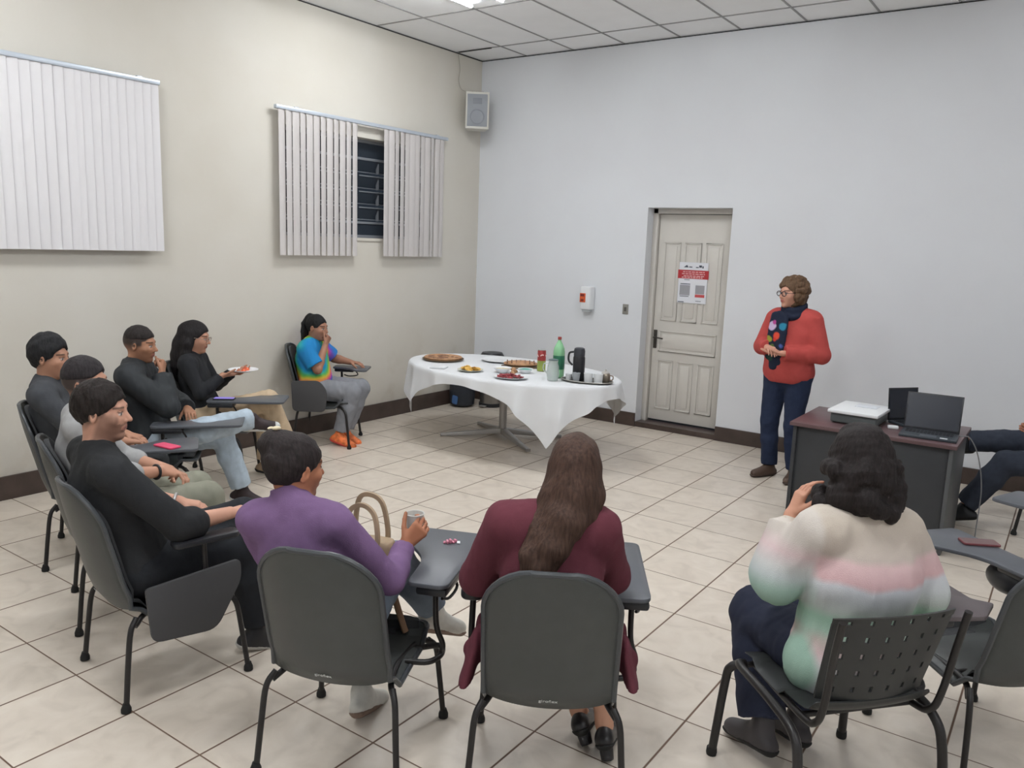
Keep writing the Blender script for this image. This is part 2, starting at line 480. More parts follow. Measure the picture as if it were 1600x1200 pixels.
MB().box(-0.03, 0.03, -0.19, -0.11, 0.15, 0.25).box(-0.05, 0.05, -0.21, -0.19, 0.10, 0.30).build('bracket', M['tube'], sp, 0.003)
MB().box(-0.07, 0.07, -0.09, 0.05, 0.399, 0.412).build('top_plate', mat('speaker_brown', S(120, 100, 90), 0.6), sp, 0.003)
tag(MB().tube(smooth_path([(0.012, -0.46, H - 0.02), (0.03, -0.45, 3.85), (0.01, -0.44, 3.72), (0.05, -0.42, 3.62), (0.17, -0.37, 3.608)]), 0.004, 6).build('speaker_cable', mat('pale_cable', S(170, 164, 152), 0.6)), 'thin pale cable running from the ceiling down to the corner loudspeaker', 'cable')

# dispenser, switch, poster
dp = empty('sanitizer_dispenser', 'white wall dispenser with an orange label left of the door', 'dispenser', (1.60, -0.0, 1.215))
MB().prism(round_poly([(-0.065, -0.10), (0.065, -0.10), (0.07, 0.0), (-0.07, 0.0)], 0.02, 4), 0.02, 0.275).build('housing', M['wplastic'], dp, 0.012, True, 3)
MB().box(-0.045, 0.045, -0.085, -0.01, -0.005, 0.022).build('nozzle', mat('dispenser_grey', S(190, 196, 200), 0.4), dp, 0.006)
lb = MB().box(-0.066, 0.005, -0.104, -0.099, 0.10, 0.20).build('label_panel', mat('orange_label', S(206, 92, 48), 0.5), dp, 0.001)
for bx_ in ((-0.058, -0.010, -0.1055, -0.1035, 0.165, 0.192), (-0.05, -0.015, -0.1055, -0.1035, 0.112, 0.135)):
    MB().box(*bx_).build('label_print', mat('label_dark', S(116, 42, 34), 0.5), lb, 0)
sw = empty('light_switch', 'small grey switch plate on the white wall beside the door', 'switch', (2.055, 0, 1.27))
MB().box(-0.034, 0.034, -0.008, 0, -0.055, 0.055).build('plate', mat('switch_plate', S(150, 148, 142), 0.4, 0.3), sw, 0.003)
MB().box(-0.012, 0.012, -0.014, -0.006, -0.022, 0.022).build('rocker', mat('switch_rocker', S(92, 88, 84), 0.4), sw, 0.002)

py = ly - 0.0135
ps = empty('door_poster', 'white poster with a red banner taped to the beige door', 'poster', (2.735, py, 1.375))
MB().box(-0.165, 0.155, 0, 0.002, 0.0, 0.425).build('paper', mat('poster_paper', S(228, 230, 236), 0.7), ps)
MB().box(-0.175, 0.165, -0.0015, 0.0, 0.255, 0.345).build('banner', mat('poster_red', S(176, 50, 56), 0.6), ps)
bp_ = mat('poster_pale_print', S(226, 178, 178), 0.6); dk = mat('poster_dark_print', S(70, 78, 90), 0.6); gy = mat('poster_grey_print', S(158, 158, 164), 0.6)
q = MB(); 
for zz, xa, xb in ((0.326, -0.12, 0.12), (0.305, -0.13, 0.125), (0.284, -0.11, 0.12), (0.268, -0.13, 0.10)):
    x = xa
    while x < xb:
        l_ = random.uniform(0.015, 0.04); q.box(x, min(x + l_, xb), -0.0025, -0.0012, zz - 0.005, zz + 0.005); x += l_ + 0.008
q.build('banner_print', bp_, ps, 0, False)
MB().prism([(-0.115, 0.372), (-0.06, 0.372), (-0.08, 0.398)], 0, 0.001, Matrix.Translation((0, -0.001, 0)) @ Matrix.Rotation(R(90), 4, 'X')).build('dark_print', dk, ps, 0, False)
for bx_ in ((-0.055, -0.02, 0.372, 0.382), (0.02, 0.05, 0.37, 0.38), (0.055, 0.085, 0.375, 0.398), (0.09, 0.105, 0.368, 0.39), (-0.10, -0.04, 0.24, 0.246),
            (-0.14, -0.03, 0.195, 0.203), (-0.14, -0.04, 0.066, 0.073), (-0.155, -0.09, 0.006, 0.014), (0.04, 0.10, 0.022, 0.028)):
    MB().box(bx_[0], bx_[1], -0.001, 0, bx_[2], bx_[3]).build('dark_print', dk, ps, 0, False)
for bx_ in ((-0.145, -0.03, 0.08, 0.188), (0.03, 0.13, 0.10, 0.19)):
    MB().box(bx_[0], bx_[1], -0.0008, 0, bx_[2], bx_[3]).build('grey_panel', gy, ps, 0, False)
MB().box(0.03, 0.135, -0.001, 0, 0.065, 0.095).build('red_strip', mat('poster_red_2', S(190, 80, 82), 0.6), ps, 0, False)

# ceiling luminaires
def make_luminaire(x, y, watts, label):
    o = empty('ceiling_light', label, 'light', (x, y, H), group='fluorescent ceiling lights')
    MB().box(-0.30, 0.30, -0.60, 0.60, -0.03, -0.002).build('housing', M['wplastic'], o, 0.006)
    for dx in (-0.17, 0.17):
        MB().tube([(dx, -0.57, -0.055), (dx, 0.57, -0.055)], 0.015, 12).build('lamp_tube', M['lamp'], o)
    ld = bpy.data.lights.new('lamp_light', 'AREA'); ld.shape = 'RECTANGLE'; ld.size = 0.55; ld.size_y = 1.15
    ld.energy = watts; ld.color = LAMP_COLOR
    l_ = bpy.data.objects.new('lamp_light', ld); COL.objects.link(l_); l_.parent = o; l_.location = (0, 0, -0.085)
    return o
M['lamp'] = mat('lamp_tube_glow', S(240, 245, 250), 0.5, emit=(0.95, 0.98, 1, 1), estr=50)
for i_, (x, y, wt) in enumerate(LAMPS):
    make_luminaire(x, y, wt, 'twin tube fluorescent light at the top edge, above the buffet table' if i_ == 0 else 'twin tube fluorescent light outside the picture on the white panel ceiling')

# ------------------------------------------------------------------ chairs
def sheet(prof, W, t_out, rt, rb, arch=0.03, curve=None, nu=18, shrink=0.0, tin=0.0):
    """closed panel swept along a side profile [(y,z)], half width W, rounded at both ends;
    t_out: thickness added behind/below, tin: added in front/above"""
    P = smooth_path([(0, y, z) for y, z in prof], 7)
    # resample with denser ends
    L = [0.0]
    for a, b_ in zip(P[:-1], P[1:]): L.append(L[-1] + (b_ - a).length)
    tot = L[-1]
    def at(s):
        s = min(max(s, 0), tot)
        for i in range(len(L) - 1):
            if s <= L[i + 1] or i == len(L) - 2:
                t = (s - L[i]) / (L[i + 1] - L[i]); return P[i].lerp(P[i + 1], t), (P[i + 1] - P[i]).normalized()
    ss = [shrink + rt * (1 - math.cos(PI / 2 * k / 7)) for k in range(8)]
    m = 14
    ss += [shrink + rt + (tot - 2 * shrink - rt - rb) * k / m for k in range(1, m)]
    ss += [tot - shrink - rb * (1 - math.cos(PI / 2 * k / 7)) for k in range(7, -1, -1)]
    W = W - shrink
    def hw(s):
        d0 = s - shrink; d1 = tot - shrink - s
        w_ = W
        if d0 < rt: w_ = min(w_, W - rt + math.sqrt(max(rt * rt - (rt - d0) ** 2, 0)))
        if d1 < rb: w_ = min(w_, W - rb + math.sqrt(max(rb * rb - (rb - d1) ** 2, 0)))
        return w_
    top = []; bot = []; rim = []
    for s in ss:
        h_ = hw(s); f = s / tot
        r0 = []; r1 = []
        for i in range(nu + 1):
            u = -1 + 2 * i / nu
            p, t = at(s + arch * (h_ * u / W) ** 2 * max(0, 1 - (s - shrink) / 0.30))
            n = Vector((0, -t.z, t.y)) * -1.0
            if n.y < 0 and n.z < 0.2: n = -n
            x = h_ * u
            c = (curve(f) if curve else 0.03) * (x / W) ** 2
            base = Vector((x, p.y, p.z)) + n * c
            edge = 1.0 - 0.55 * abs(u) ** 6
            r0.append(base + n * tin * edge); r1.append(base - n * t_out * edge)
        top.append(r0); bot.append(r1)
    vs = [v for r in top for v in r] + [v for r in bot for v in r]
    n1 = nu + 1; o2 = len(top) * n1; fs = []
    for j in range(len(top) - 1):
        for i in range(nu):
            a = j * n1 + i
            fs.append((a, a + 1, a + n1 + 1, a + n1)); fs.append((o2 + a, o2 + a + n1, o2 + a + n1 + 1, o2 + a + 1))
        for i in (0, nu):
            a = j * n1 + i; fs.append((a, a + n1, o2 + a + n1, o2 + a))
    for j in (0, len(top) - 1):
        for i in range(nu):
            a = j * n1 + i; fs.append((a, a + 1, o2 + a + 1, o2 + a))
    rim = [(top[j][0] + bot[j][0]) / 2 for j in range(len(top))] + [(top[-1][i] + bot[-1][i]) / 2 for i in range(1, nu)] + [(top[j][nu] + bot[j][nu]) / 2 for j in range(len(top) - 1, -1, -1)] + [(top[0][i] + bot[0][i]) / 2 for i in range(nu - 1, 0, -1)]
    return vs, fs, rim

SHELL = [(-0.375, 0.925), (-0.347, 0.78), (-0.308, 0.62), (-0.272, 0.48), (-0.225, 0.395), (-0.14, 0.372), (0.0, 0.39), (0.14, 0.40), (0.25, 0.398)]
def shell_chair(label, loc, fw, tablet='up', armrest=None, side=1, reach=1.0, logo=True, group=None):
    """tablet: 'up' writing tablet ready, 'down' hanging at the side, None; side=1 right, -1 left; armrest: None or -1/+1 side"""
    o = empty('tablet_arm_chair', label, 'chair', (loc[0], loc[1], 0), rz_of(fw), group)
    cv = lambda f: 0.055 if f < 0.5 else 0.03
    vs, fs, rim = sheet(SHELL, 0.222, 0.016, 0.15, 0.08, 0.045, cv)
    sh = MB().add(vs, fs).build('shell', M['plastic'], o, 0, True, angle=60)
    MB().tube(rim, 0.0105, 8, closed=True).build('edge_trim', M['trim'], sh)
    vs, fs, _ = sheet([(y + 0.012, z + 0.012) for y, z in SHELL], 0.222, 0.0, 0.14, 0.07, 0.045, cv, shrink=0.03, tin=0.022)
    MB().add(vs, fs).build('cushion', M['uph'], o, 0, True, angle=60)
    if logo:
        cu = bpy.data.curves.new('logo', 'FONT'); cu.body = 'giroflex'; cu.size = 0.021; cu.align_x = 'CENTER'; cu.extrude = 0.0006
        t = bpy.data.objects.new('tmp', cu); COL.objects.link(t)
        bpy.context.view_layer.update()
        me = bpy.data.meshes.new_from_object(t.evaluated_get(bpy.context.evaluated_depsgraph_get()))
        bpy.data.objects.remove(t)
        lo = bpy.data.objects.new('logo_lettering', me); COL.objects.link(lo); me.materials.clear(); me.materials.append(M['logo'])
        lo.parent = sh; lo.location = (0, -0.2695, 0.4265); lo.rotation_euler = (R(119), 0, 0)
        bpy.context.view_layer.update()
    # under-seat frame and four legs with rubber caps
    fr = MB()
    for sx in (-1, 1):
        fr.tube(smooth_path([(sx * 0.235, -0.20, 0.34), (sx * 0.20, -0.14, 0.37), (sx * 0.18, 0.0, 0.375), (sx * 0.20, 0.15, 0.38), (sx * 0.235, 0.20, 0.36)], 5), 0.0115, 10)
    fr.tube([(-0.19, 0.06, 0.372), (0.19, 0.06, 0.372)], 0.011).tube([(-0.18, -0.08, 0.372), (0.18, -0.08, 0.372)], 0.011)
    fr.build('seat_frame', M['tube'], o)
    for sx in (-1, 1):
        for sy in (-1, 1):
            top_ = (sx * 0.225, sy * 0.19, 0.372)
            pts = smooth_path([top_, (sx * 0.247, sy * 0.222, 0.325), (sx * 0.258, sy * 0.24, 0.20), (sx * 0.272, sy * 0.26, 0.012)], 5)
            lg = MB().tube(pts, 0.0115, 10).build('leg', M['tube'], o)
            MB().lathe([(0.014, 0.0), (0.020, 0.003), (0.020, 0.018), (0.014, 0.034), (0.0125, 0.04)], 14, Matrix.Translation((sx * 0.2725, sy * 0.2605, 0))).build('rubber_foot', M['rubber'], lg)
    s = side
    if tablet or armrest:
        if tablet:
            po = MB()
            po.tube(smooth_path([(s * 0.20, 0.10, 0.375), (s * 0.285, 0.15, 0.375), (s * 0.315, 0.08, 0.38), (s * 0.285, 0.02, 0.375), (s * 0.20, 0.0, 0.375)], 5), 0.0115, 10)
            po.tube(smooth_path([(s * 0.312, 0.085, 0.378), (s * 0.318, 0.085, 0.42), (s * 0.295, 0.075, 0.50), (s * 0.29, 0.07, 0.66)], 5), 0.011, 10)
            po.build('tablet_support', M['tube'], o)
        if tablet == 'up':
            poly = round_poly([(s * 0.20, 0.0), (s * 0.355, 0.0), (s * 0.355, 0.57 * reach), (s * 0.055, 0.57 * reach), (s * 0.055, 0.40 * reach), (s * 0.185, 0.24 * reach)], [0.03, 0.045, 0.04, 0.04, 0.04, 0.08])
            tb = MB().prism(poly, 0.672, 0.690).build('tablet', M['tablet'], o, 0.005)
            MB().box(min(s * .23, s * .35), max(s * .23, s * .35), 0.01, 0.20, 0.638, 0.672).build('tablet_bracket', M['bplastic'], tb, 0.012)
            MB().tube(smooth_path([(s * 0.31, 0.19, 0.655), (s * 0.33, 0.22, 0.60), (s * 0.325, 0.14, 0.585), (s * 0.31, 0.09, 0.60)], 4), 0.006, 8).build('hinge_rod', M['tube'], tb)
        if tablet == 'down':
            poly = [(-0.185, 0.525), (0.21, 0.56), (0.215, 0.47), (0.10, 0.27), (-0.165, 0.29)]
            T = Matrix(((0, 0, 1, s * 0.312), (1, 0, 0, 0), (0, 1, 0, 0), (0, 0, 0, 1)))
            MB().prism(round_poly(poly, [0.02, 0.03, 0.04, 0.05, 0.04]), 0, 0.018, T).build('folded_tablet', M['tablet_dark'], o, 0.004)
            MB().prism(round_poly([(s * 0.245, -0.06), (s * 0.325, -0.06), (s * 0.325, 0.22), (s * 0.245, 0.22)], 0.03), 0.655, 0.682).build('armrest', M['bplastic'], o, 0.01)
    if armrest:
        a = armrest
        MB().tube(smooth_path([(a * 0.20, 0.10, 0.375), (a * 0.29, 0.10, 0.38), (a * 0.30, 0.09, 0.45), (a * 0.295, 0.08, 0.655)], 5), 0.012, 10).build('armrest_support', M['tube'], o)
        MB().prism(round_poly([(a * 0.25, -0.02), (a * 0.335, -0.02), (a * 0.335, 0.22), (a * 0.25, 0.22)], 0.035), 0.65, 0.69).build('armrest', M['bplastic'], o, 0.014, True, 3)
    return o
M['tablet_dark'] = mat('folded_tablet_laminate', S(66, 66, 68), 0.6)

CH = {'P4': ((4.012, -5.878), (-.374, .927)), 'P3': ((4.672, -5.545), (-.52, .855)), 'P5': ((2.929, -5.997), (.2, .98)), 'P2': ((5.53, -5.03), (-.757, .654)),
      'P6': ((2.23, -5.75), (.42, .907)), 'P7': ((1.40, -5.47), (.562, .826)), 'P8': ((1.05, -4.86), (.65, .76)), 'P9': ((.62, -4.1), (.75, .66)), 'P10': ((.36, -2.72), (.82, .57)), 'P11': ((6.20, -1.04), (-.98, .15)),
      'E1': ((5.94, -4.35), (-.757, .654)), 'E2': ((6.33, -3.30), (-.92, .38))}
CG = 'charcoal shell chairs of the seated circle'
shell_chair('charcoal shell chair with raised tablet under the woman in the purple turtleneck', *CH['P4'], group=CG)
shell_chair('charcoal shell chair with tablet and left armrest under the woman in the burgundy blazer', *CH['P3'], armrest=-1, group=CG)
shell_chair('charcoal shell chair with its tablet folded down under the nearest man in black', *CH['P5'], tablet='down', group=CG)
shell_chair('charcoal shell chair second from the left edge, behind the nearest man in black', *CH['P6'], tablet=None, group=CG)
shell_chair('charcoal shell chair at the far left edge under the man in the dark polo', *CH['P7'], group=CG)
shell_chair('charcoal shell chair under the man in the black jacket and pale jeans', *CH['P8'], group=CG)
shell_chair('charcoal shell chair under the long haired woman holding a plate', *CH['P9'], group=CG)
c10 = shell_chair('charcoal shell chair against the cream wall under the person in tie-dye', *CH['P10'], tablet='up', side=-1, reach=0.62, group=CG)
T_ = Matrix(((0, 0, 1, 0.30), (1, 0, 0, 0), (0, 1, 0, 0), (0, 0, 0, 1)))
MB().prism(round_poly([(-0.26, 0.63), (0.0, 0.64), (0.07, 0.54), (0.05, 0.35), (-0.25, 0.35)], [0.03, 0.05, 0.05, 0.05, 0.05]), 0, 0.018, T_).build('folded_tablet', M['tablet_dark'], c10, 0.004)
shell_chair('empty charcoal shell chair at the lower right edge, beside the perforated chair', *CH['E1'], group=CG)
MB().sphere((0.285, 0.19, 0.60), (0.052, 0.10, 0.062), 24, 14).build('elbow_pad', M['bplastic'], bpy.data.objects['tablet_arm_chair.008'])
shell_chair('charcoal shell chair mostly past the right edge, only its grey tablet showing', *CH['E2'], group=CG)
shell_chair('charcoal shell chair past the right edge under the person with crossed dark jeans', *CH['P11'], tablet=None, group=CG)

# perforated chair
def perforated_chair(label, loc, fw):
    o = empty('perforated_chair', label, 'chair', (loc[0], loc[1], 0), rz_of(fw))
    PL = mat('perforated_plastic', S(48, 50, 50), 0.45)
    # backrest: curved plate with a grid of square holes
    W, z0, z1, nx, nz = 0.225, 0.50, 0.83, 33, 30
    def P(u, v, k):
        x = u * (W - 0.022 * (1 - v)); z = z0 + (z1 - z0) * v
        y = -0.235 - 0.085 * v + 0.045 * u * u + k * 0.004
        z += 0.018 * (1 - u * u) * 0 + (-0.012 * u * u if v > 0.9 else 0)
        return (x, y, z)
    hole = set()
    for c in range(6):
        for r_ in range(5):
            hole |= {(3 + c * 5, 3 + r_ * 6), (3 + c * 5, 4 + r_ * 6)}
    vs = []; fs = []
    idx = lambda i, j, k: (j * (nx + 1) + i) * 2 + k
    for j in range(nz + 1):
        for i in range(nx + 1):
            for k in (-1, 1): vs.append(P(-1 + 2 * i / nx, j / nz, k))
    solid = lambda i, j: 0 <= i < nx and 0 <= j < nz and (i, j) not in hole
    for j in range(nz):
        for i in range(nx):
            if not solid(i, j): continue
            fs.append((idx(i, j, 0), idx(i + 1, j, 0), idx(i + 1, j + 1, 0), idx(i, j + 1, 0)))
            fs.append((idx(i, j, 1), idx(i, j + 1, 1), idx(i + 1, j + 1, 1), idx(i + 1, j, 1)))
            for (di, dj, a, b_) in ((-1, 0, (i, j), (i, j + 1)), (1, 0, (i + 1, j), (i + 1, j + 1)), (0, -1, (i, j), (i + 1, j)), (0, 1, (i, j + 1), (i + 1, j + 1))):
                if not solid(i + di, j + dj):
                    fs.append((idx(*a, 0), idx(*b_, 0), idx(*b_, 1), idx(*a, 1)))
    bk = MB().add(vs, fs).build('backrest', PL, o, 0, True, angle=50)
    vs, fs, rim = sheet([(-0.235, 0.50), (-0.215, 0.462), (-0.16, 0.442), (0.0, 0.438), (0.16, 0.446), (0.235, 0.425)], 0.225, 0.006, 0.02, 0.06, 0.0, lambda f: 0.015)
    MB().add(vs, fs).build('seat', PL, o, 0, True, angle=60)
    for sx in (-1, 1):
        up = MB().tube(smooth_path([(sx * 0.19, 0.19, 0.415), (sx * 0.215, -0.15, 0.415), (sx * 0.22, -0.235, 0.44), (sx * 0.222, -0.27, 0.52), (sx * 0.228, -0.30, 0.70), (sx * 0.23, -0.325, 0.828)], 5), 0.0125, 10)
        up.build('back_upright', M['tube'], o)
        fl = smooth_path([(sx * 0.225, 0.20, 0.41), (sx * 0.262, 0.225, 0.385), (sx * 0.272, 0.24, 0.32), (sx * 0.29, 0.265, 0.0)], 6)
        lg = MB().tube(fl, 0.0165, 10).build('leg', M['tube'], o)
        MB().lathe([(0.019, 0), (0.021, 0.01), (0.0195, 0.03)], 14, Matrix.Translation((sx * 0.29, 0.265, 0))).build('rubber_foot', M['rubber'], lg)
        rl = smooth_path([(sx * 0.225, 0.20, 0.41), (sx * 0.262, 0.16, 0.425), (sx * 0.272, -0.05, 0.42), (sx * 0.272, -0.20, 0.385), (sx * 0.278, -0.25, 0.28), (sx * 0.285, -0.275, 0.0)], 6)
        lg = MB().tube(rl, 0.0165, 10).build('leg', M['tube'], o)
        MB().lathe([(0.019, 0), (0.021, 0.01), (0.0195, 0.03)], 14, Matrix.Translation((sx * 0.285, -0.275, 0))).build('rubber_foot', M['rubber'], lg)
    MB().tube([(-0.215, -0.15, 0.415), (0.215, -0.15, 0.415)], 0.011).tube([(-0.225, 0.18, 0.415), (0.225, 0.18, 0.415)], 0.011).build('seat_frame', M['tube'], o)
    # tablet on the right
    po = MB().tube(smooth_path([(0.22, -0.08, 0.41), (0.34, -0.06, 0.40), (0.375, 0.02, 0.41), (0.34, 0.10, 0.42), (0.22, 0.12, 0.41)], 5), 0.011, 10)
    po.tube(smooth_path([(0.37, 0.0, 0.41), (0.375, -0.01, 0.46), (0.37, 0.0, 0.66)], 5), 0.012, 10)
    po.build('tablet_support', M['tube'], o)
    tb = MB().prism(round_poly([(0.36, -0.10), (0.52, -0.12), (0.64, -0.03), (0.585, 0.02), (0.60, 0.19), (0.34, 0.20)], 0.015), 0.672, 0.69).build('tablet', M['tablet_brown'], o, 0.004)
    MB().box(0.345, 0.42, -0.09, 0.12, 0.64, 0.672).build('tablet_bracket', M['bplastic'], tb, 0.01)
    return o
M['tablet_brown'] = mat('tablet_laminate_brownish', S(92, 84, 86), 0.5)
perforated_chair('black plastic chair with square perforations in its low backrest', *CH['P2'])

# ------------------------------------------------------------------ buffet table
TC = Vector((1.69, -1.63, 0)); TA = R(-4); TAx, TBx = 1.16, 0.68
t = empty('oval_table', 'oval table on a pale metal pedestal, hidden under a white cloth', 'table', (TC.x, TC.y, 0), TA)
MB().prism([(TAx * math.cos(a), TBx * math.sin(a)) for a in [2 * PI * k / 64 for k in range(64)]], 0.715, 0.745).build('tabletop', mat('table_laminate', S(190, 180, 165), 0.5), t, 0.004)
pc = Matrix.Rotation(-TA, 4, 'Z') @ (Vector((1.49, -1.43, 0)) - TC)
pd = MB().lathe([(0.038, 0.06), (0.038, 0.69), (0.10, 0.70), (0.10, 0.714)], 24, Matrix.Translation((pc.x, pc.y, 0)))
pd.build('pedestal', M['alu'], t)
for a, L_ in ((218, 0.62), (42, 0.60), (-30, 0.60), (150, 0.60)):
    a = R(a) - TA; dx, dy = math.cos(a), math.sin(a)
    vs = []; 
    for (s_, w_, zt, zb) in ((0.02, 0.034, 0.10, 0.045), (L_ * 0.5, 0.026, 0.062, 0.022), (L_, 0.020, 0.028, 0.004)):
        for (q_, zz) in ((-w_, zb), (w_, zb), (w_, zt), (-w_, zt)):
            vs.append((pc.x + dx * s_ - dy * q_, pc.y + dy * s_ + dx * q_, zz))
    fs = [(0, 1, 2, 3), (11, 10, 9, 8)]
    for k in (0, 4):
        for i in range(4): fs.append((k + i, k + (i + 1) % 4, k + 4 + (i + 1) % 4, k + 4 + i))
    f_ = MB().add(vs, fs).build('foot', M['alu'], t, 0.004)

# cloth: a rectangle laid over the oval; what lies beyond the rim hangs down in folds
LX, LY = 1.245, 0.745
NX, NY = 150, 96
CO = Vector((0.05, -0.035))
vs = []; 
ZT = 0.7475
def drape(x, y):
    x0, y0 = x, y
    rr = math.sqrt((x / TAx) ** 2 + (y / TBx) ** 2)
    if rr <= 1.0:
        return (x, y, ZT + 0.004 * max(0.0, math.sin(x * 9 + 1) * math.sin(y * 7)) * (1 if rr < .9 else (1 - rr) * 10))
    bx, by = x / rr, y / rr
    n = Vector((bx / TAx ** 2, by / TBx ** 2)).normalized()
    e = math.hypot(x - bx, y - by)
    th = math.atan2(by / TBx, bx / TAx)
    fold = math.sin(th * 17 + 0.8) * 0.5 + math.sin(th * 31 + 2.0) * 0.25
    r_ = 0.03
    if e < r_ * 1.5:
        f = e / (r_ * 1.5); off = r_ * 0.55 * math.sin(f * PI / 2); dz = r_ * 1.1 * (1 - math.cos(f * PI / 2))
    else:
        off = r_ * 0.55; dz = r_ * 1.1 + (e - r_ * 1.5) * 0.97
    amp = min(e, 0.30) * 0.16
    off += amp * (fold + 0.75)
    tx = Vector((-n.y, n.x)) * amp * 0.5 * math.cos(th * 17 + 0.8)
    return (bx + n.x * off + tx.x, by + n.y * off + tx.y, ZT - dz)
for k in (0, 1):
    for j in range(NY + 1):
        for i in range(NX + 1):
            x = -LX + 2 * LX * i / NX + CO.x; y = -LY + 2 * LY * j / NY + CO.y
            p = drape(x, y); vs.append((p[0], p[1], p[2] + (0.0018 if k else 0)))
fs = []
n1 = NX + 1; o2 = n1 * (NY + 1)
for j in range(NY):
    for i in range(NX):
        a = j * n1 + i
        fs.append((a, a + n1, a + n1 + 1, a + 1)); fs.append((o2 + a, o2 + a + 1, o2 + a + n1 + 1, o2 + a + n1))
cl = MB().add(vs, fs).build('tablecloth', M['cloth'])
cl.location = (TC.x, TC.y, 0); cl.rotation_euler = (0, 0, TA)
tag(cl, 'white cloth draped over the oval buffet table, corners hanging low', 'tablecloth')
Z = ZT + 0.0052

def dome(mb, c, r, h, n=20, m=6, bumps=0.0):
    vs = []; fs = []
    for j in range(m + 1):
        f = j / m
        for i in range(n):
            a = 2 * PI * i / n
            rr = r * math.sin(f * PI / 2) * (1 + random.uniform(-bumps, bumps))
            vs.append((c[0] + rr * math.cos(a), c[1] + rr * math.sin(a), c[2] + h * math.cos(f * PI / 2) * (1 + random.uniform(-bumps, bumps))))
    for j in range(m):
        for i in range(n): fs.append((j * n + i, j * n + (i + 1) % n, (j + 1) * n + (i + 1) % n, (j + 1) * n + i))
    fs.append(tuple(m * n + i for i in range(n)))
    return mb.add(vs, fs)
def plate_part(r, name='plate', m=None, parent=None, z=0.0, hgt=0.016):
    return MB().lathe([(r * 0.55, 0.0), (r * 0.6, 0.001), (r, hgt), (r, hgt + 0.003), (r * 0.93, hgt), (r * 0.62, 0.005), (0.001, 0.005)], 36, Matrix.Translation((0, 0, z))).build(name, m or M['wplastic'], parent)
M['crust'] = mat('golden_crust', S(176, 136, 102), 0.75, vary=0.25, vscale=25, bump=0.4, bscale=60)
M['fill'] = mat('brown_filling', S(128, 92, 70), 0.6, vary=0.3, vscale=30, bump=0.5, bscale=50)
M['foil'] = mat('tray_foil', S(120, 104, 84), 0.45, 0.4)

def at_table(x, y): return (x, y, Z)
pz = empty('pie', 'round brown pie on a tray at the left end of the white table', 'pie', at_table(0.92, -1.70))
MB().lathe([(0.185, 0), (0.205, 0.012), (0.21, 0.016), (0.20, 0.014), (0.001, 0.006)], 40).build('tray', M['foil'], pz)
MB().lathe([(0.180, 0.008), (0.192, 0.03), (0.182, 0.036), (0.165, 0.026), (0.001, 0.024)], 40).build('crust', M['crust'], pz)
q = MB(); 
for k in range(26):
    a = random.uniform(0, 2 * PI); rr = 0.15 * math.sqrt(random.random()); dome(q, (rr * math.cos(a), rr * math.sin(a), 0.024), random.uniform(0.015, 0.035), 0.008, 9, 3, 0.15)
tag(q.build('topping', M['fill'], pz), kind='stuff')
pz = empty('pie', 'long golden pastry loaf behind the small bowls at the middle of the table', 'pie', at_table(1.73, -1.50), R(35))
MB().prism([(0.19 * math.cos(2 * PI * k / 36), 0.13 * math.sin(2 * PI * k / 36)) for k in range(36)], 0, 0.012).build('tray', M['foil'], pz, 0.003)
q = MB().sphere((0, 0, 0.034), (0.17, 0.105, 0.030), 28, 10); q.build('crust', M['crust'], pz)
q = MB()
for k in range(7): q.tube([(-0.13 + 0.043 * k, -0.08, 0.048), (-0.13 + 0.043 * k, 0, 0.064), (-0.13 + 0.043 * k, 0.08, 0.048)], 0.006, 8)
q.build('topping', M['fill'], pz)
wp = empty('serving_plate', 'empty white serving plate behind the pastry on the table', 'plate', at_table(1.36, -1.33))
plate_part(0.19, 'dish', None, wp); MB().lathe([(0.10, 0.004), (0.11, 0.0055), (0.10, 0.007)], 30).build('ring', M['wplastic'], wp)
cp = empty('snack_plate', 'small white plate of yellow crisps near the front edge of the table', 'plate', at_table(1.55, -2.06))
plate_part(0.12, 'dish', mat('plate_cream', S(214, 214, 200), 0.4), cp)
q = MB()
for k in range(34):
    a = random.uniform(0, 2 * PI); rr = 0.075 * math.sqrt(random.random()); T = Matrix.Translation((rr * math.cos(a), rr * math.sin(a), 0.018 + random.uniform(0, 0.03) * (1 - rr / 0.09))) @ Matrix.Rotation(random.uniform(-0.7, 0.7), 4, 'X') @ Matrix.Rotation(random.uniform(-0.7, 0.7), 4, 'Y')
    q.lathe([(0.024, -0.001), (0.025, 0.001), (0.012, 0.003), (0.001, 0.004)], 9, T)
tag(q.build('crisps', mat('crisp_yellow', S(214, 170, 84), 0.6, vary=0.15, vscale=20), cp), kind='stuff')
bw = empty('dip_bowl', 'small white bowl of pale dip between the crisps and the red plate', 'bowl', at_table(1.80, -1.90))
MB().lathe([(0.04, 0), (0.085, 0.04), (0.088, 0.046), (0.08, 0.04), (0.04, 0.012), (0.001, 0.01)], 30).build('bowl_body', M['wplastic'], bw)
MB().lathe([(0.001, 0.03), (0.045, 0.032), (0.070, 0.034), (0.072, 0.030), (0.001, 0.026)], 24).build('dip', mat('dip_beige', S(206, 190, 156), 0.5, vary=0.15, vscale=40), bw)
bw = empty('dip_bowl', 'small bowl with a teal content beside the golden pastry', 'bowl', at_table(1.97, -1.77))
MB().lathe([(0.035, 0), (0.07, 0.035), (0.073, 0.04), (0.066, 0.035), (0.001, 0.01)], 30).build('bowl_body', M['wplastic'], bw)
MB().lathe([(0.001, 0.044), (0.03, 0.042), (0.060, 0.034), (0.060, 0.03), (0.001, 0.026)], 24).build('teal_paste', mat('teal_paste', S(92, 160, 148), 0.6), bw)
ck = empty('snack_pile', 'small heap of golden pastries between the two dip bowls', 'pastry', at_table(1.885, -1.90))
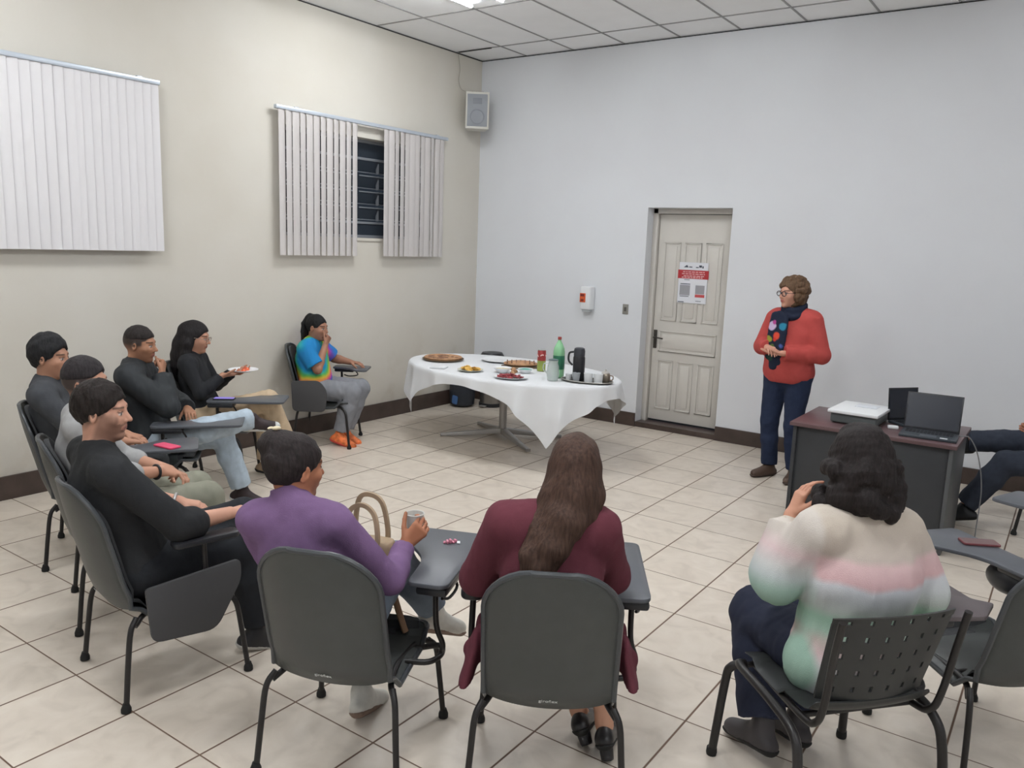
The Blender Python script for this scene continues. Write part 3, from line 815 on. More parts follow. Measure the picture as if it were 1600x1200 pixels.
for k, (dx, dy, dz) in enumerate(((0, 0.055, 0), (0.02, 0.02, 0), (-0.01, 0.10, 0), (0.005, 0.05, 0.026))):
    dome(MB(), (dx, dy, dz), 0.026, 0.026, 14, 5, 0.05).build('pastry', M['crust'], ck)
ck['label'] = 'small heap of golden pastries between the two dip bowls'
rp = empty('meat_plate', 'white oval plate piled with dark red slices at the table front', 'plate', at_table(2.05, -2.12), R(20))
o_ = plate_part(0.155, 'dish', None, rp); o_.scale = (1.0, 0.8, 1.0)
q = MB()
for k in range(44):
    a = random.uniform(0, 2 * PI); rr = math.sqrt(random.random()); T = Matrix.Translation((rr * 0.115 * math.cos(a), rr * 0.075 * math.sin(a), 0.016 + random.uniform(0, 0.026) * (1 - rr))) @ Matrix.Rotation(random.uniform(-0.5, 0.5), 4, 'X') @ Matrix.Rotation(random.uniform(-0.5, 0.5), 4, 'Y')
    q.lathe([(0.020, -0.002), (0.022, 0.002), (0.02, 0.005), (0.001, 0.006)], 9, T)
tag(q.build('red_slices', mat('dark_red_slices', S(140, 56, 62), 0.5, vary=0.25, vscale=40), rp), kind='stuff')
nk = MB().box(-0.075, 0.075, -0.06, 0.06, 0, 0.006).box(-0.07, 0.07, -0.055, 0.055, 0.006, 0.011)
o_ = nk.build('napkin', M['cloth'], None, 0.002); o_.location = at_table(1.22, -2.12); o_.rotation_euler = (0, 0, R(25))
tag(o_, 'folded white napkin near the front left edge of the table', 'napkin')

cn = empty('tall_can', 'tall tin, red above and yellow green below, left of the green bottle', 'can', at_table(2.00, -1.55))
MB().lathe([(0.036, 0), (0.04, 0.004), (0.04, 0.10)], 28).build('lower_body', mat('can_green', S(150, 164, 84), 0.35, vary=0.12, vscale=12), cn)
MB().lathe([(0.04, 0.10), (0.04, 0.190), (0.036, 0.197), (0.034, 0.194)], 28).build('upper_body', mat('can_red', S(158, 58, 58), 0.35, vary=0.2, vscale=18), cn)
MB().lathe([(0.0365, 0.1965), (0.037, 0.201), (0.034, 0.199), (0.001, 0.198)], 28).build('rim', M['alu'], cn)
q = MB()
for k in range(5): q.tube([(0.0405 * math.cos(a), 0.0405 * math.sin(a), 0.145 + 0.012 * math.sin(3 * a + k)) for a in [k * 1.25 + 0.18 * j for j in range(5)]], 0.006, 6)
q.build('label_print', mat('can_print', S(224, 190, 186), 0.4), cn)
bt = empty('soda_bottle', 'large green plastic bottle with a red cap on the white table', 'bottle', at_table(2.32, -1.76))
MB().lathe([(0.035, 0), (0.05, 0.012), (0.052, 0.03), (0.052, 0.20), (0.052, 0.235), (0.046, 0.27), (0.03, 0.305), (0.016, 0.33), (0.014, 0.345)], 30).build('bottle_body', mat('green_plastic', S(150, 210, 160), 0.15, alpha=0.82), bt)
MB().lathe([(0.015, 0.343), (0.0175, 0.345), (0.0175, 0.366), (0.015, 0.369)], 18).build('cap', mat('cap_red', S(150, 60, 58), 0.4), bt)
MB().lathe([(0.0525, 0.08), (0.0535, 0.083), (0.0535, 0.20), (0.0525, 0.203)], 30).build('label_sleeve', mat('bottle_label', S(44, 112, 84), 0.4, vary=0.3, vscale=14), bt)
ju = empty('water_jug', 'clear glass jug in front of the green bottle', 'jug', at_table(2.37, -1.93))
GL = mat('clear_glass', S(214, 224, 220), 0.06, alpha=0.42, spec=0.8)
MB().lathe([(0.045, 0), (0.048, 0.005), (0.056, 0.06), (0.05, 0.13), (0.04, 0.16), (0.045, 0.18), (0.042, 0.18), (0.037, 0.16), (0.046, 0.13), (0.052, 0.06), (0.044, 0.01), (0.001, 0.008)], 28).build('jug_body', GL, ju)
MB().lathe([(0.001, 0.181), (0.04, 0.181), (0.044, 0.186), (0.02, 0.192), (0.001, 0.192)], 24).build('lid', mat('jug_lid', S(92, 104, 110), 0.4), ju)
MB().tube(smooth_path([(-0.045, -0.01, 0.15), (-0.085, -0.02, 0.14), (-0.088, -0.02, 0.09), (-0.052, -0.012, 0.06)]), 0.006, 8).build('handle', GL, ju)
# tray with flask and cups
trc = Vector((2.62, -1.76))
tr = empty('serving_tray', 'dark oval metal tray carrying the flask and cups', 'tray', at_table(trc.x, trc.y), R(12))
MB().lathe([(0.001, 0), (0.9, 0), (0.97, 0.006), (1.0, 0.016), (0.985, 0.016), (0.93, 0.006), (0.001, 0.003)], 44, Matrix.Diagonal((0.235, 0.14, 1, 1))).build('tray_body', mat('tray_metal', S(84, 84, 80), 0.35, 0.5), tr)
MB().tube([(0.236 * math.cos(2 * PI * k / 44), 0.141 * math.sin(2 * PI * k / 44), 0.016) for k in range(44)], 0.0035, 6, True).build('rim', mat('tray_rim', S(190, 188, 180), 0.3, 0.7), tr)
fk = empty('coffee_flask', 'tall black coffee flask standing on the tray', 'flask', (2.53, -1.76, Z + 0.004))
MB().lathe([(0.05, 0), (0.053, 0.004), (0.053, 0.20), (0.048, 0.215)], 28).build('flask_body', M['bplastic'], fk)
MB().lathe([(0.047, 0.213), (0.050, 0.222), (0.050, 0.262), (0.044, 0.284), (0.03, 0.290), (0.001, 0.291)], 28).build('flask_lid', mat('flask_lid', S(58, 60, 66), 0.35), fk)
MB().tube(smooth_path([(-0.045, -0.02, 0.25), (-0.082, -0.035, 0.235), (-0.085, -0.036, 0.17), (-0.052, -0.022, 0.13)]), 0.009, 8).build('handle', M['bplastic'], fk)
def cup(label, x, y, r0, r1, h_, m, grp=None):
    o = empty('cup', label, 'cup', (x, y, Z + 0.004), 0, grp)
    MB().lathe([(r0, 0), (r1, h_), (r1 - 0.003, h_), (r0 - 0.003, 0.004), (0.001, 0.004)], 24).build('cup_body', m, o)
    MB().tube([(r1 * math.cos(2 * PI * k / 20), r1 * math.sin(2 * PI * k / 20), h_) for k in range(20)], 0.0018, 6, True).build('lip', m, o)
    return o
cup('grey plastic cup in front of the black flask on the tray', 2.555, -1.842, 0.027, 0.036, 0.075, mat('cup_grey', S(172, 176, 180), 0.3, alpha=0.9))
cup('white sugar cup on the tray, right next to the flask', 2.655, -1.80, 0.034, 0.04, 0.08, M['wplastic'])
cup('white cup at the tray side, second to the right of the flask', 2.735, -1.765, 0.036, 0.042, 0.08, M['wplastic'])
cup('low white cup at the left end of the tray', 2.455, -1.80, 0.025, 0.03, 0.05, M['wplastic'])
pt = empty('creamer_pot', 'small metal creamer pot with a lid at the right end of the tray', 'pot', (2.76, -1.685, Z + 0.004))
MB().lathe([(0.03, 0), (0.045, 0.03), (0.042, 0.07), (0.035, 0.082), (0.001, 0.084)], 24).build('pot_body', mat('pot_metal', S(150, 140, 128), 0.35, 0.6), pt)
MB().lathe([(0.036, 0.083), (0.02, 0.095), (0.006, 0.098), (0.008, 0.112), (0.001, 0.114)], 20).build('pot_lid', mat('pot_lid', S(206, 202, 196), 0.3, 0.5), pt)
MB().tube(smooth_path([(0.04, 0.0, 0.065), (0.075, 0, 0.06), (0.072, 0, 0.03), (0.043, 0, 0.025)]), 0.005, 8).build('handle', mat('pot_handle', S(140, 120, 104), 0.5), pt)

# bins behind the table
bn = empty('pedal_bin', 'steel pedal bin with a black lid in the room corner behind the table', 'bin', (0.44, -0.22, 0))
MB().lathe([(0.135, 0.03), (0.135, 0.56)], 32).build('bin_body', mat('bin_steel', S(150, 146, 142), 0.3, 0.8), bn)
MB().lathe([(0.142, 0), (0.145, 0.008), (0.145, 0.04), (0.137, 0.045)], 32).build('bin_base', M['bplastic'], bn)
MB().lathe([(0.142, 0.555), (0.148, 0.56), (0.148, 0.60), (0.12, 0.645), (0.001, 0.66)], 32).build('bin_lid', M['bplastic'], bn)
MB().box(-0.04, 0.04, -0.19, -0.13, 0.01, 0.024).build('pedal', M['alu'], bn, 0.004)
bg = empty('waste_basket', 'low black bin liner bag with a blue patch left of the steel bin', 'bag', (0.20, -0.47, 0))
q = []
for r_, zz in ((0.10, 0.0), (0.145, 0.03), (0.155, 0.16), (0.15, 0.30), (0.12, 0.36), (0.09, 0.37)): q.append((r_, zz))
MB().lathe(q, 18).build('bag_body', mat('black_film', S(44, 48, 56), 0.35, bump=0.8, bscale=14), bg)
MB().prism(round_poly([(-0.05, 0.05), (0.03, 0.04), (0.04, 0.14), (-0.04, 0.15)], 0.02), 0, 0.004, Matrix.Translation((0.02, -0.156, 0.0)) @ Matrix.Rotation(R(90), 4, 'X')).build('blue_patch', mat('blue_patch', S(74, 110, 160), 0.4), bg)

# ------------------------------------------------------------------ desk with projector and laptops
dk_ = empty('desk', 'dark desk with a reddish brown top at the right of the room', 'desk', (0, 0, 0))
DXa, DXb, DYa, DYb = 4.50, 5.56, -2.13, -1.36
MB().box(DXa, DXb, DYa, DYb, 0.724, 0.75).build('desktop', M['desktop'], dk_, 0.003)
MB().box(DXa + 0.02, DXa + 0.045, DYa + 0.03, DYb - 0.02, 0, 0.724).build('side_panel', M['desk'], dk_, 0.002)
MB().box(DXb - 0.045, DXb - 0.02, DYa + 0.03, DYb - 0.02, 0, 0.724).build('side_panel', mat('desk_side', S(84, 86, 88), 0.45), dk_, 0.002)
MB().box(DXa + 0.045, DXb - 0.045, DYa + 0.05, DYa + 0.068, 0.05, 0.724).build('front_panel', M['desk'], dk_, 0.002)
ZD = 0.7505
pj = empty('projector', 'flat grey box with a white lid at the middle of the desk', 'projector', (4.885, -1.74, ZD), R(-2))
MB().box(-0.155, 0.155, -0.20, 0.20, 0.006, 0.075).build('body', mat('projector_grey', S(92, 98, 98), 0.5), pj, 0.012)
MB().box(-0.17, 0.17, -0.23, 0.23, 0.075, 0.098).build('lid', M['wplastic'], pj, 0.006)
MB().box(-0.05, 0.10, 0.02, 0.15, 0.098, 0.103).build('lid_panel', mat('projector_lid', S(214, 218, 224), 0.4), pj, 0.002)
for sx in (-1, 1):
    for sy in (-1, 1): MB().lathe([(0.012, 0), (0.012, 0.008)], 12, Matrix.Translation((sx * .13, sy * .17, 0))).build('foot', M['rubber'], pj)
def laptop(label, x, y, rz, tilt, w_, d_, sh, extra=None):
    o = empty('laptop', label, 'laptop', (x, y, ZD), rz)
    bs = MB().box(-w_ / 2, w_ / 2, -d_ / 2, d_ / 2, 0.001, 0.018).build('base', mat('laptop_base', S(60, 66, 72), 0.35), o, 0.004)
    kb = MB()
    for r_ in range(5):
        for c in range(13):
            kx = -w_ / 2 + 0.025 + c * (w_ - 0.05) / 13; ky = d_ / 2 - 0.03 - r_ * 0.021
            kb.box(kx, kx + (w_ - 0.05) / 13 - 0.004, ky - 0.017, ky, 0.018, 0.0205)
    tag(kb.build('keyboard', M['bplastic'], bs, 0, False), kind='stuff')
    MB().box(-0.05, 0.05, -d_ / 2 + 0.02, -d_ / 2 + 0.085, 0.018, 0.0188).build('touchpad', mat('touchpad', S(86, 92, 98), 0.3), bs, 0)
    T = Matrix.Translation((0, d_ / 2, 0.016)) @ Matrix.Rotation(-tilt, 4, 'X')
    sc = MB().box(-w_ / 2, w_ / 2, 0, 0.007, 0, sh, T).build('screen', M['bplastic'], o, 0.003)
    MB().box(-w_ / 2 + 0.01, w_ / 2 - 0.01, -0.0012, 0, 0.016, sh - 0.01, T).build('display', mat('dark_display', S(36, 40, 50), 0.25), sc, 0)
    if extra: extra(bs, w_, d_)
    return o
def st(bs, w_, d_):
    MB().box(w_ / 2 - 0.10, w_ / 2 - 0.055, -d_ / 2 + 0.012, -d_ / 2 + 0.04, 0.018, 0.0195).build('sticker', M['wplastic'], bs, 0)
laptop('open black laptop at the right end of the desk, keyboard towards the room', 5.365, -1.93, R(3), R(14), 0.345, 0.25, 0.255, st)
laptop('second laptop seen almost edge on, between projector and larger laptop', 5.215, -1.60, R(52), R(6), 0.26, 0.20, 0.235)
o_ = tag(MB().box(-0.035, 0.035, -0.02, 0.02, 0, 0.022).build('power_adapter', M['wplastic'], None, 0.006), 'small white adapter lying behind the laptop keyboard on the desk', 'adapter')
o_.location = (5.245, -1.745, ZD); o_.rotation_euler = (0, 0, R(15)); o_.name = 'power_adapter'
o_.location = (5.125, -1.84, ZD)
tag(MB().tube(smooth_path([(5.50, -1.84, ZD + 0.012), (5.545, -1.82, ZD + 0.012), (5.60, -1.80, 0.75), (5.66, -1.78, 0.62), (5.70, -1.77, 0.40), (5.70, -1.77, 0.10), (5.72, -1.85, 0.006), (5.95, -2.0, 0.006)], 8), 0.004, 6).build('power_cable', mat('grey_cable', S(120, 120, 122), 0.5)), 'grey power cable drooping from the laptop off the desk edge', 'cable')
tag(MB().tube(smooth_path([(4.30, -1.02, 0.006), (4.40, -1.10, 0.006), (4.47, -1.05, 0.006), (4.60, -1.15, 0.006), (4.75, -1.0, 0.006)], 8), 0.005, 6).build('floor_cable', M['tube']), 'short black cable lying on the floor beside the desk', 'cable')

# ------------------------------------------------------------------ sculpting: blended distance fields turned into one continuous surface
def V(*a): return np.array(a, dtype=float)
def nrm(v): v = np.asarray(v, float); return v / (np.linalg.norm(v) + 1e-12)
def rotm(yaw=0, pitch=0, roll=0):
    """columns = right, forward, up; yaw turns to the left, pitch raises the chin, roll tips to the right"""
    cy, sy = math.cos(yaw), math.sin(yaw); cp, sp_ = math.cos(pitch), math.sin(pitch); cr, sr = math.cos(roll), math.sin(roll)
    Z_ = np.array([[cy, -sy, 0], [sy, cy, 0], [0, 0, 1]]); X_ = np.array([[1, 0, 0], [0, cp, -sp_], [0, sp_, cp]]); Y_ = np.array([[cr, 0, sr], [0, 1, 0], [-sr, 0, cr]])
    return Z_ @ X_ @ Y_
def pnoise(P, f, seed=0):
    r_ = np.random.RandomState(100 + seed); out = 0.0; amp = 1.0
    for k in range(4):
        d_ = r_.normal(size=(3, 3)); d_ /= np.linalg.norm(d_, axis=1)[:, None]
        ph = r_.uniform(0, 6.28, 3); q_ = P @ (d_.T * f)
        out = out + amp * np.sin(q_[..., 0] + ph[0] + 1.3 * np.sin(q_[..., 1] * 0.8 + ph[1])) * np.cos(q_[..., 2] * 0.9 + ph[2])
        amp *= 0.6; f *= 1.7
    return out / 1.6

class Sdf:
    def __init__(s): s.p = []; s.disp = None
    def _add(s, fn, c, rad, k, op='u'): s.p.append((fn, np.asarray(c, float), rad, k, op)); return s
    def cone(s, a, b, ra, rb=None, k=0.02, flat=None, cut=False, op='u'):
        a = np.asarray(a, float); b = np.asarray(b, float); rb = ra if rb is None else rb
        ab = b - a; L2 = max(float(ab @ ab), 1e-9); L_ = math.sqrt(L2); u_ = ab / L_
        def fn(P):
            v = P - a; t_ = np.clip((v @ ab) / L2, 0, 1)
            w = v - t_[..., None] * ab
            if flat is not None:
                n_, f_ = flat; w = w + (w @ n_)[..., None] * n_ * (1.0 / f_ - 1.0)
            d_ = np.sqrt((w * w).sum(-1)) - (ra + (rb - ra) * t_)
            if cut: d_ = np.maximum(d_, (P - b) @ u_)
            return d_
        return s._add(fn, (a + b) / 2, L_ / 2 + max(ra, rb), k, op)
    def ell(s, c, r, k=0.02, Mx=None, op='u'):
        c = np.asarray(c, float); r = np.asarray(r, float); Mx = np.eye(3) if Mx is None else Mx
        def fn(P):
            q_ = (P - c) @ Mx
            k0 = np.sqrt(((q_ / r) ** 2).sum(-1)); k1 = np.sqrt(((q_ / (r * r)) ** 2).sum(-1))
            return k0 * (k0 - 1) / (k1 + 1e-9)
        return s._add(fn, c, float(max(r)), k, op)
    def plane(s, p, n, k=0.0):      # keeps the side the normal points away from
        p = np.asarray(p, float); n = nrm(n)
        return s._add(lambda P: (P - p) @ n, p, 1e9, k, 'i')
    def ev(s, P, idx_c=None, half=None):
        """P (nb, m, 3) blocks with centres idx_c"""
        d_ = np.full(P.shape[:2], 0.5)
        for fn, c, rad, k, op in s.p:
            if op in ('i',):
                v = fn(P); d_ = np.maximum(d_, v) if k <= 0 else -smin(-d_, -v, k); continue
            near = np.linalg.norm(idx_c - c, axis=1) - rad < half + 0.06
            if not near.any(): continue
            v = fn(P[near]); cur = d_[near]
            if op == 'u': d_[near] = smin(cur, v, k)
            elif op == 's': d_[near] = -smin(-cur, v, k)
        if s.disp is not None: d_ = d_ + s.disp(P)
        return d_

def smin(a, b, k):
    if k <= 0: return np.minimum(a, b)
    h_ = np.maximum(k - np.abs(a - b), 0) / k
    return np.minimum(a, b) - h_ * h_ * k * 0.25

def polygonise(sdf, vox, pad=0.03):
    vox = vox * VOX
    B = 10
    lo = np.full(3, 1e9); hi = np.full(3, -1e9)
    for fn, c, rad, k, op in sdf.p:
        if op == 'u': lo = np.minimum(lo, c - rad); hi = np.maximum(hi, c + rad)
    lo -= pad; hi += pad
    nb = np.ceil((hi - lo) / (vox * B)).astype(int)
    n = nb * B
    # block centres: keep only blocks the surface can pass through
    ax = [lo[i] + (np.arange(nb[i]) + 0.5) * vox * B for i in range(3)]
    C_ = np.stack(np.meshgrid(*ax, indexing='ij'), -1).reshape(-1, 3)
    half = vox * B * 0.87
    dc = np.empty(len(C_))
    for s0 in range(0, len(C_), 20000):
        cc = C_[s0:s0 + 20000]
        dc[s0:s0 + 20000] = sdf.ev(cc[:, None, :], cc, half + 0.05)[:, 0]
    D = np.repeat(np.repeat(np.repeat(np.sign(dc).reshape(nb).astype(np.float32), B, 0), B, 1), B, 2)
    act = np.nonzero(np.abs(dc) < half * 1.25 + 0.03)[0]
    off = np.stack(np.meshgrid(*[np.arange(B)] * 3, indexing='ij'), -1).reshape(-1, 3)
    Dv = D.reshape(nb[0], B, nb[1], B, nb[2], B)
    bi = np.stack(np.unravel_index(act, nb), -1)
    for s0 in range(0, len(act), 400):
        b_ = bi[s0:s0 + 400]
        P = lo + (b_[:, None, :] * B + off[None]) * vox
        v = sdf.ev(P, C_[act[s0:s0 + 400]], half)
        Dv[b_[:, 0], :, b_[:, 1], :, b_[:, 2], :] = v.reshape(-1, B, B, B).astype(np.float32)
    ins = D < 0
    c0 = ins[:-1, :-1, :-1].astype(np.int8)
    tot = c0.copy() * 0
    for dx in (0, 1):
        for dy in (0, 1):
            for dz in (0, 1):
                tot += ins[dx:n[0] - 1 + dx, dy:n[1] - 1 + dy, dz:n[2] - 1 + dz]
    cells = np.argwhere((tot > 0) & (tot < 8))
    del tot
    cid = np.full((n[0] - 1, n[1] - 1, n[2] - 1), -1, np.int32)
    cid[cells[:, 0], cells[:, 1], cells[:, 2]] = np.arange(len(cells))
    acc = np.zeros((len(cells), 3)); cnt = np.zeros(len(cells))
    corners = [(a, b_, c) for a in (0, 1) for b_ in (0, 1) for c in (0, 1)]
    vals = {c: D[cells[:, 0] + c[0], cells[:, 1] + c[1], cells[:, 2] + c[2]].astype(float) for c in corners}
    for c in corners:
        for axn in range(3):
            if c[axn] == 0:
                e = list(c); e[axn] = 1; e = tuple(e)
                a, b_ = vals[c], vals[e]; m_ = (a < 0) != (b_ < 0)
                t_ = np.where(m_, a / (a - b_ + 1e-12), 0)
                p = np.array(c, float)[None] + np.zeros((len(cells), 3)); p[:, axn] += t_
                acc += p * m_[:, None]; cnt += m_
    verts = lo + (cells + acc / cnt[:, None]) * vox
    faces = []
    for axn in range(3):
        sl0 = [slice(1, -1)] * 3; sl0[axn] = slice(0, -1); sl1 = list(sl0); sl1[axn] = slice(1, None)
        a = ins[tuple(sl0)]; b_ = ins[tuple(sl1)]
        e = np.argwhere(a != b_)
        if not len(e): continue
        flip = a[e[:, 0], e[:, 1], e[:, 2]]
        base = e.copy()
        for i in range(3):
            if i != axn: base[:, i] += 1
        u_, v_ = (axn + 1) % 3, (axn + 2) % 3
        def q(du, dv):
            c = base.copy(); c[:, u_] -= du; c[:, v_] -= dv
            return cid[c[:, 0], c[:, 1], c[:, 2]]
        f_ = np.stack([q(1, 1), q(0, 1), q(0, 0), q(1, 0)], 1)
        f_[~flip] = f_[~flip][:, ::-1]
        faces.append(f_)
    return verts, np.concatenate(faces)

def sculpt(name, sdf, vox, material, parent, color=None, relax=1):
    v, f = polygonise(sdf, vox)
    keep = (f >= 0).all(1); f = f[keep]
    if relax:       # light smoothing takes the voxel stair out
        e = np.concatenate([f[:, [0, 1]], f[:, [1, 2]], f[:, [2, 3]], f[:, [3, 0]]])
        for _ in range(relax):
            s_ = np.zeros_like(v); c_ = np.zeros(len(v))
            for a, b_ in ((0, 1), (1, 0)):
                for ax in range(3): s_[:, ax] += np.bincount(e[:, a], v[e[:, b_], ax], len(v))
                c_ += np.bincount(e[:, a], minlength=len(v))
            v = v * 0.5 + 0.5 * s_ / np.maximum(c_, 1)[:, None]
    me = bpy.data.meshes.new(name)
    me.vertices.add(len(v)); me.vertices.foreach_set('co', v.astype(np.float32).ravel())
    me.loops.add(len(f) * 4); me.loops.foreach_set('vertex_index', f.astype(np.int32).ravel())
    me.polygons.add(len(f)); me.polygons.foreach_set('loop_start', (np.arange(len(f)) * 4).astype(np.int32))
    me.update(calc_edges=True)
    me.shade_smooth()
    if color is not None:
        c = color(v); a = me.color_attributes.new('Col', 'FLOAT_COLOR', 'POINT')
        a.data.foreach_set('color', np.concatenate([c, np.ones((len(v), 1))], 1).astype(np.float32).ravel())
    me.materials.append(material)
    o = bpy.data.objects.new(name, me); COL.objects.link(o); o.parent = parent
    return o

# ------------------------------------------------------------------ people
M['skin'] = mat('skin', S(180, 130, 105), 0.55, attr='Col', bump=0.03, bscale=400, spec=0.4)
M['eye'] = mat('eye', S(225, 220, 215), 0.2)
M['iris'] = mat('iris', S(40, 26, 20), 0.2)
def fabric(name, c, rough=0.9, vary=0.05, bump=0.3, attr=None, bscale=350): return mat(name, c, rough, vary=vary, vscale=25, bump=bump, bscale=bscale, attr=attr, spec=0.25)
def hairmat(name, c): return mat(name, c, 0.62, vary=0.4, vscale=110, bump=0.9, bscale=150, stretch=(1, 1, 0.15), spec=0.22)

def hand(s, w, d_, n_, side, curl=0.35, spread=0.12, thumb=0.6, sc=1.0, curls=None):
    """w wrist, d_ towards the knuckles, n_ where the palm faces"""
    w = np.asarray(w, float); d_ = nrm(d_); n_ = np.asarray(n_, float); n_ = nrm(n_ - d_ * (n_ @ d_)); a = np.cross(d_, n_) * side
    for o_, r0, r1 in ((0.026, .014, .0125), (0.009, .015, .0135), (-0.009, .0145, .013), (-0.025, .013, .011)):
        s.cone(w + a * o_ * 0.6 * sc, w + d_ * 0.085 * sc + a * o_ * 1.15 * sc, r0 * sc, r1 * sc, 0.014)
    ln = ((0.030, 0.94), (0.0105, 1.05), (-0.0105, 0.99), (-0.030, 0.80))
    for i, (o_, l_) in enumerate(ln):
        c_ = (curls[i] if curls else curl)
        p = w + d_ * (0.087 - 0.004 * abs(i - 1)) * sc + a * o_ * sc
        dr = nrm(d_ + a * o_ * spread * 10); ang = 0.0
        rr = (0.0092, 0.0082, 0.0074, 0.0066)
        for j, seg in enumerate((0.044, 0.027, 0.021)):
            ang += c_ * (1.0, 1.25, 0.8)[j]
            dd = dr * math.cos(ang) + n_ * math.sin(ang)
            p2 = p + dd * seg * l_ * sc
            s.cone(p, p2, rr[j] * sc, rr[j + 1] * sc, 0.004 if j == 0 else 0.003)
            p = p2
    p = w + d_ * 0.022 * sc + a * 0.024 * sc; dd = nrm(d_ * 0.62 + a * 0.75 * thumb + n_ * 0.35)
    for j, seg in enumerate((0.042, 0.032, 0.026)):
        p2 = p + dd * seg * sc
        s.cone(p, p2, (0.0145, 0.011, 0.0095)[j] * sc, (0.011, 0.0095, 0.008)[j] * sc, 0.008 if j == 0 else 0.003)
        p = p2; dd = nrm(dd + d_ * 0.30 + n_ * 0.12)

BASE = dict(pel=(0, -.13, .53), chest=(0, -.20, .83), neck=(0, -.20, 1.035), head=(0, -.16, 1.175),
            shL=(-.175, -.20, .985), shR=(.175, -.20, .985), elL=(-.24, -.06, .73), elR=(.24, -.06, .73), wrL=(-.15, .15, .68), wrR=(.15, .15, .68),
            hipL=(-.09, -.12, .515), hipR=(.09, -.12, .515), knL=(-.12, .31, .51), knR=(.12, .31, .51), anL=(-.12, .33, .10), anR=(.12, .33, .10),
            ftL=(-.15, 1, -.28), ftR=(.15, 1, -.28), haL=None, haR=None)

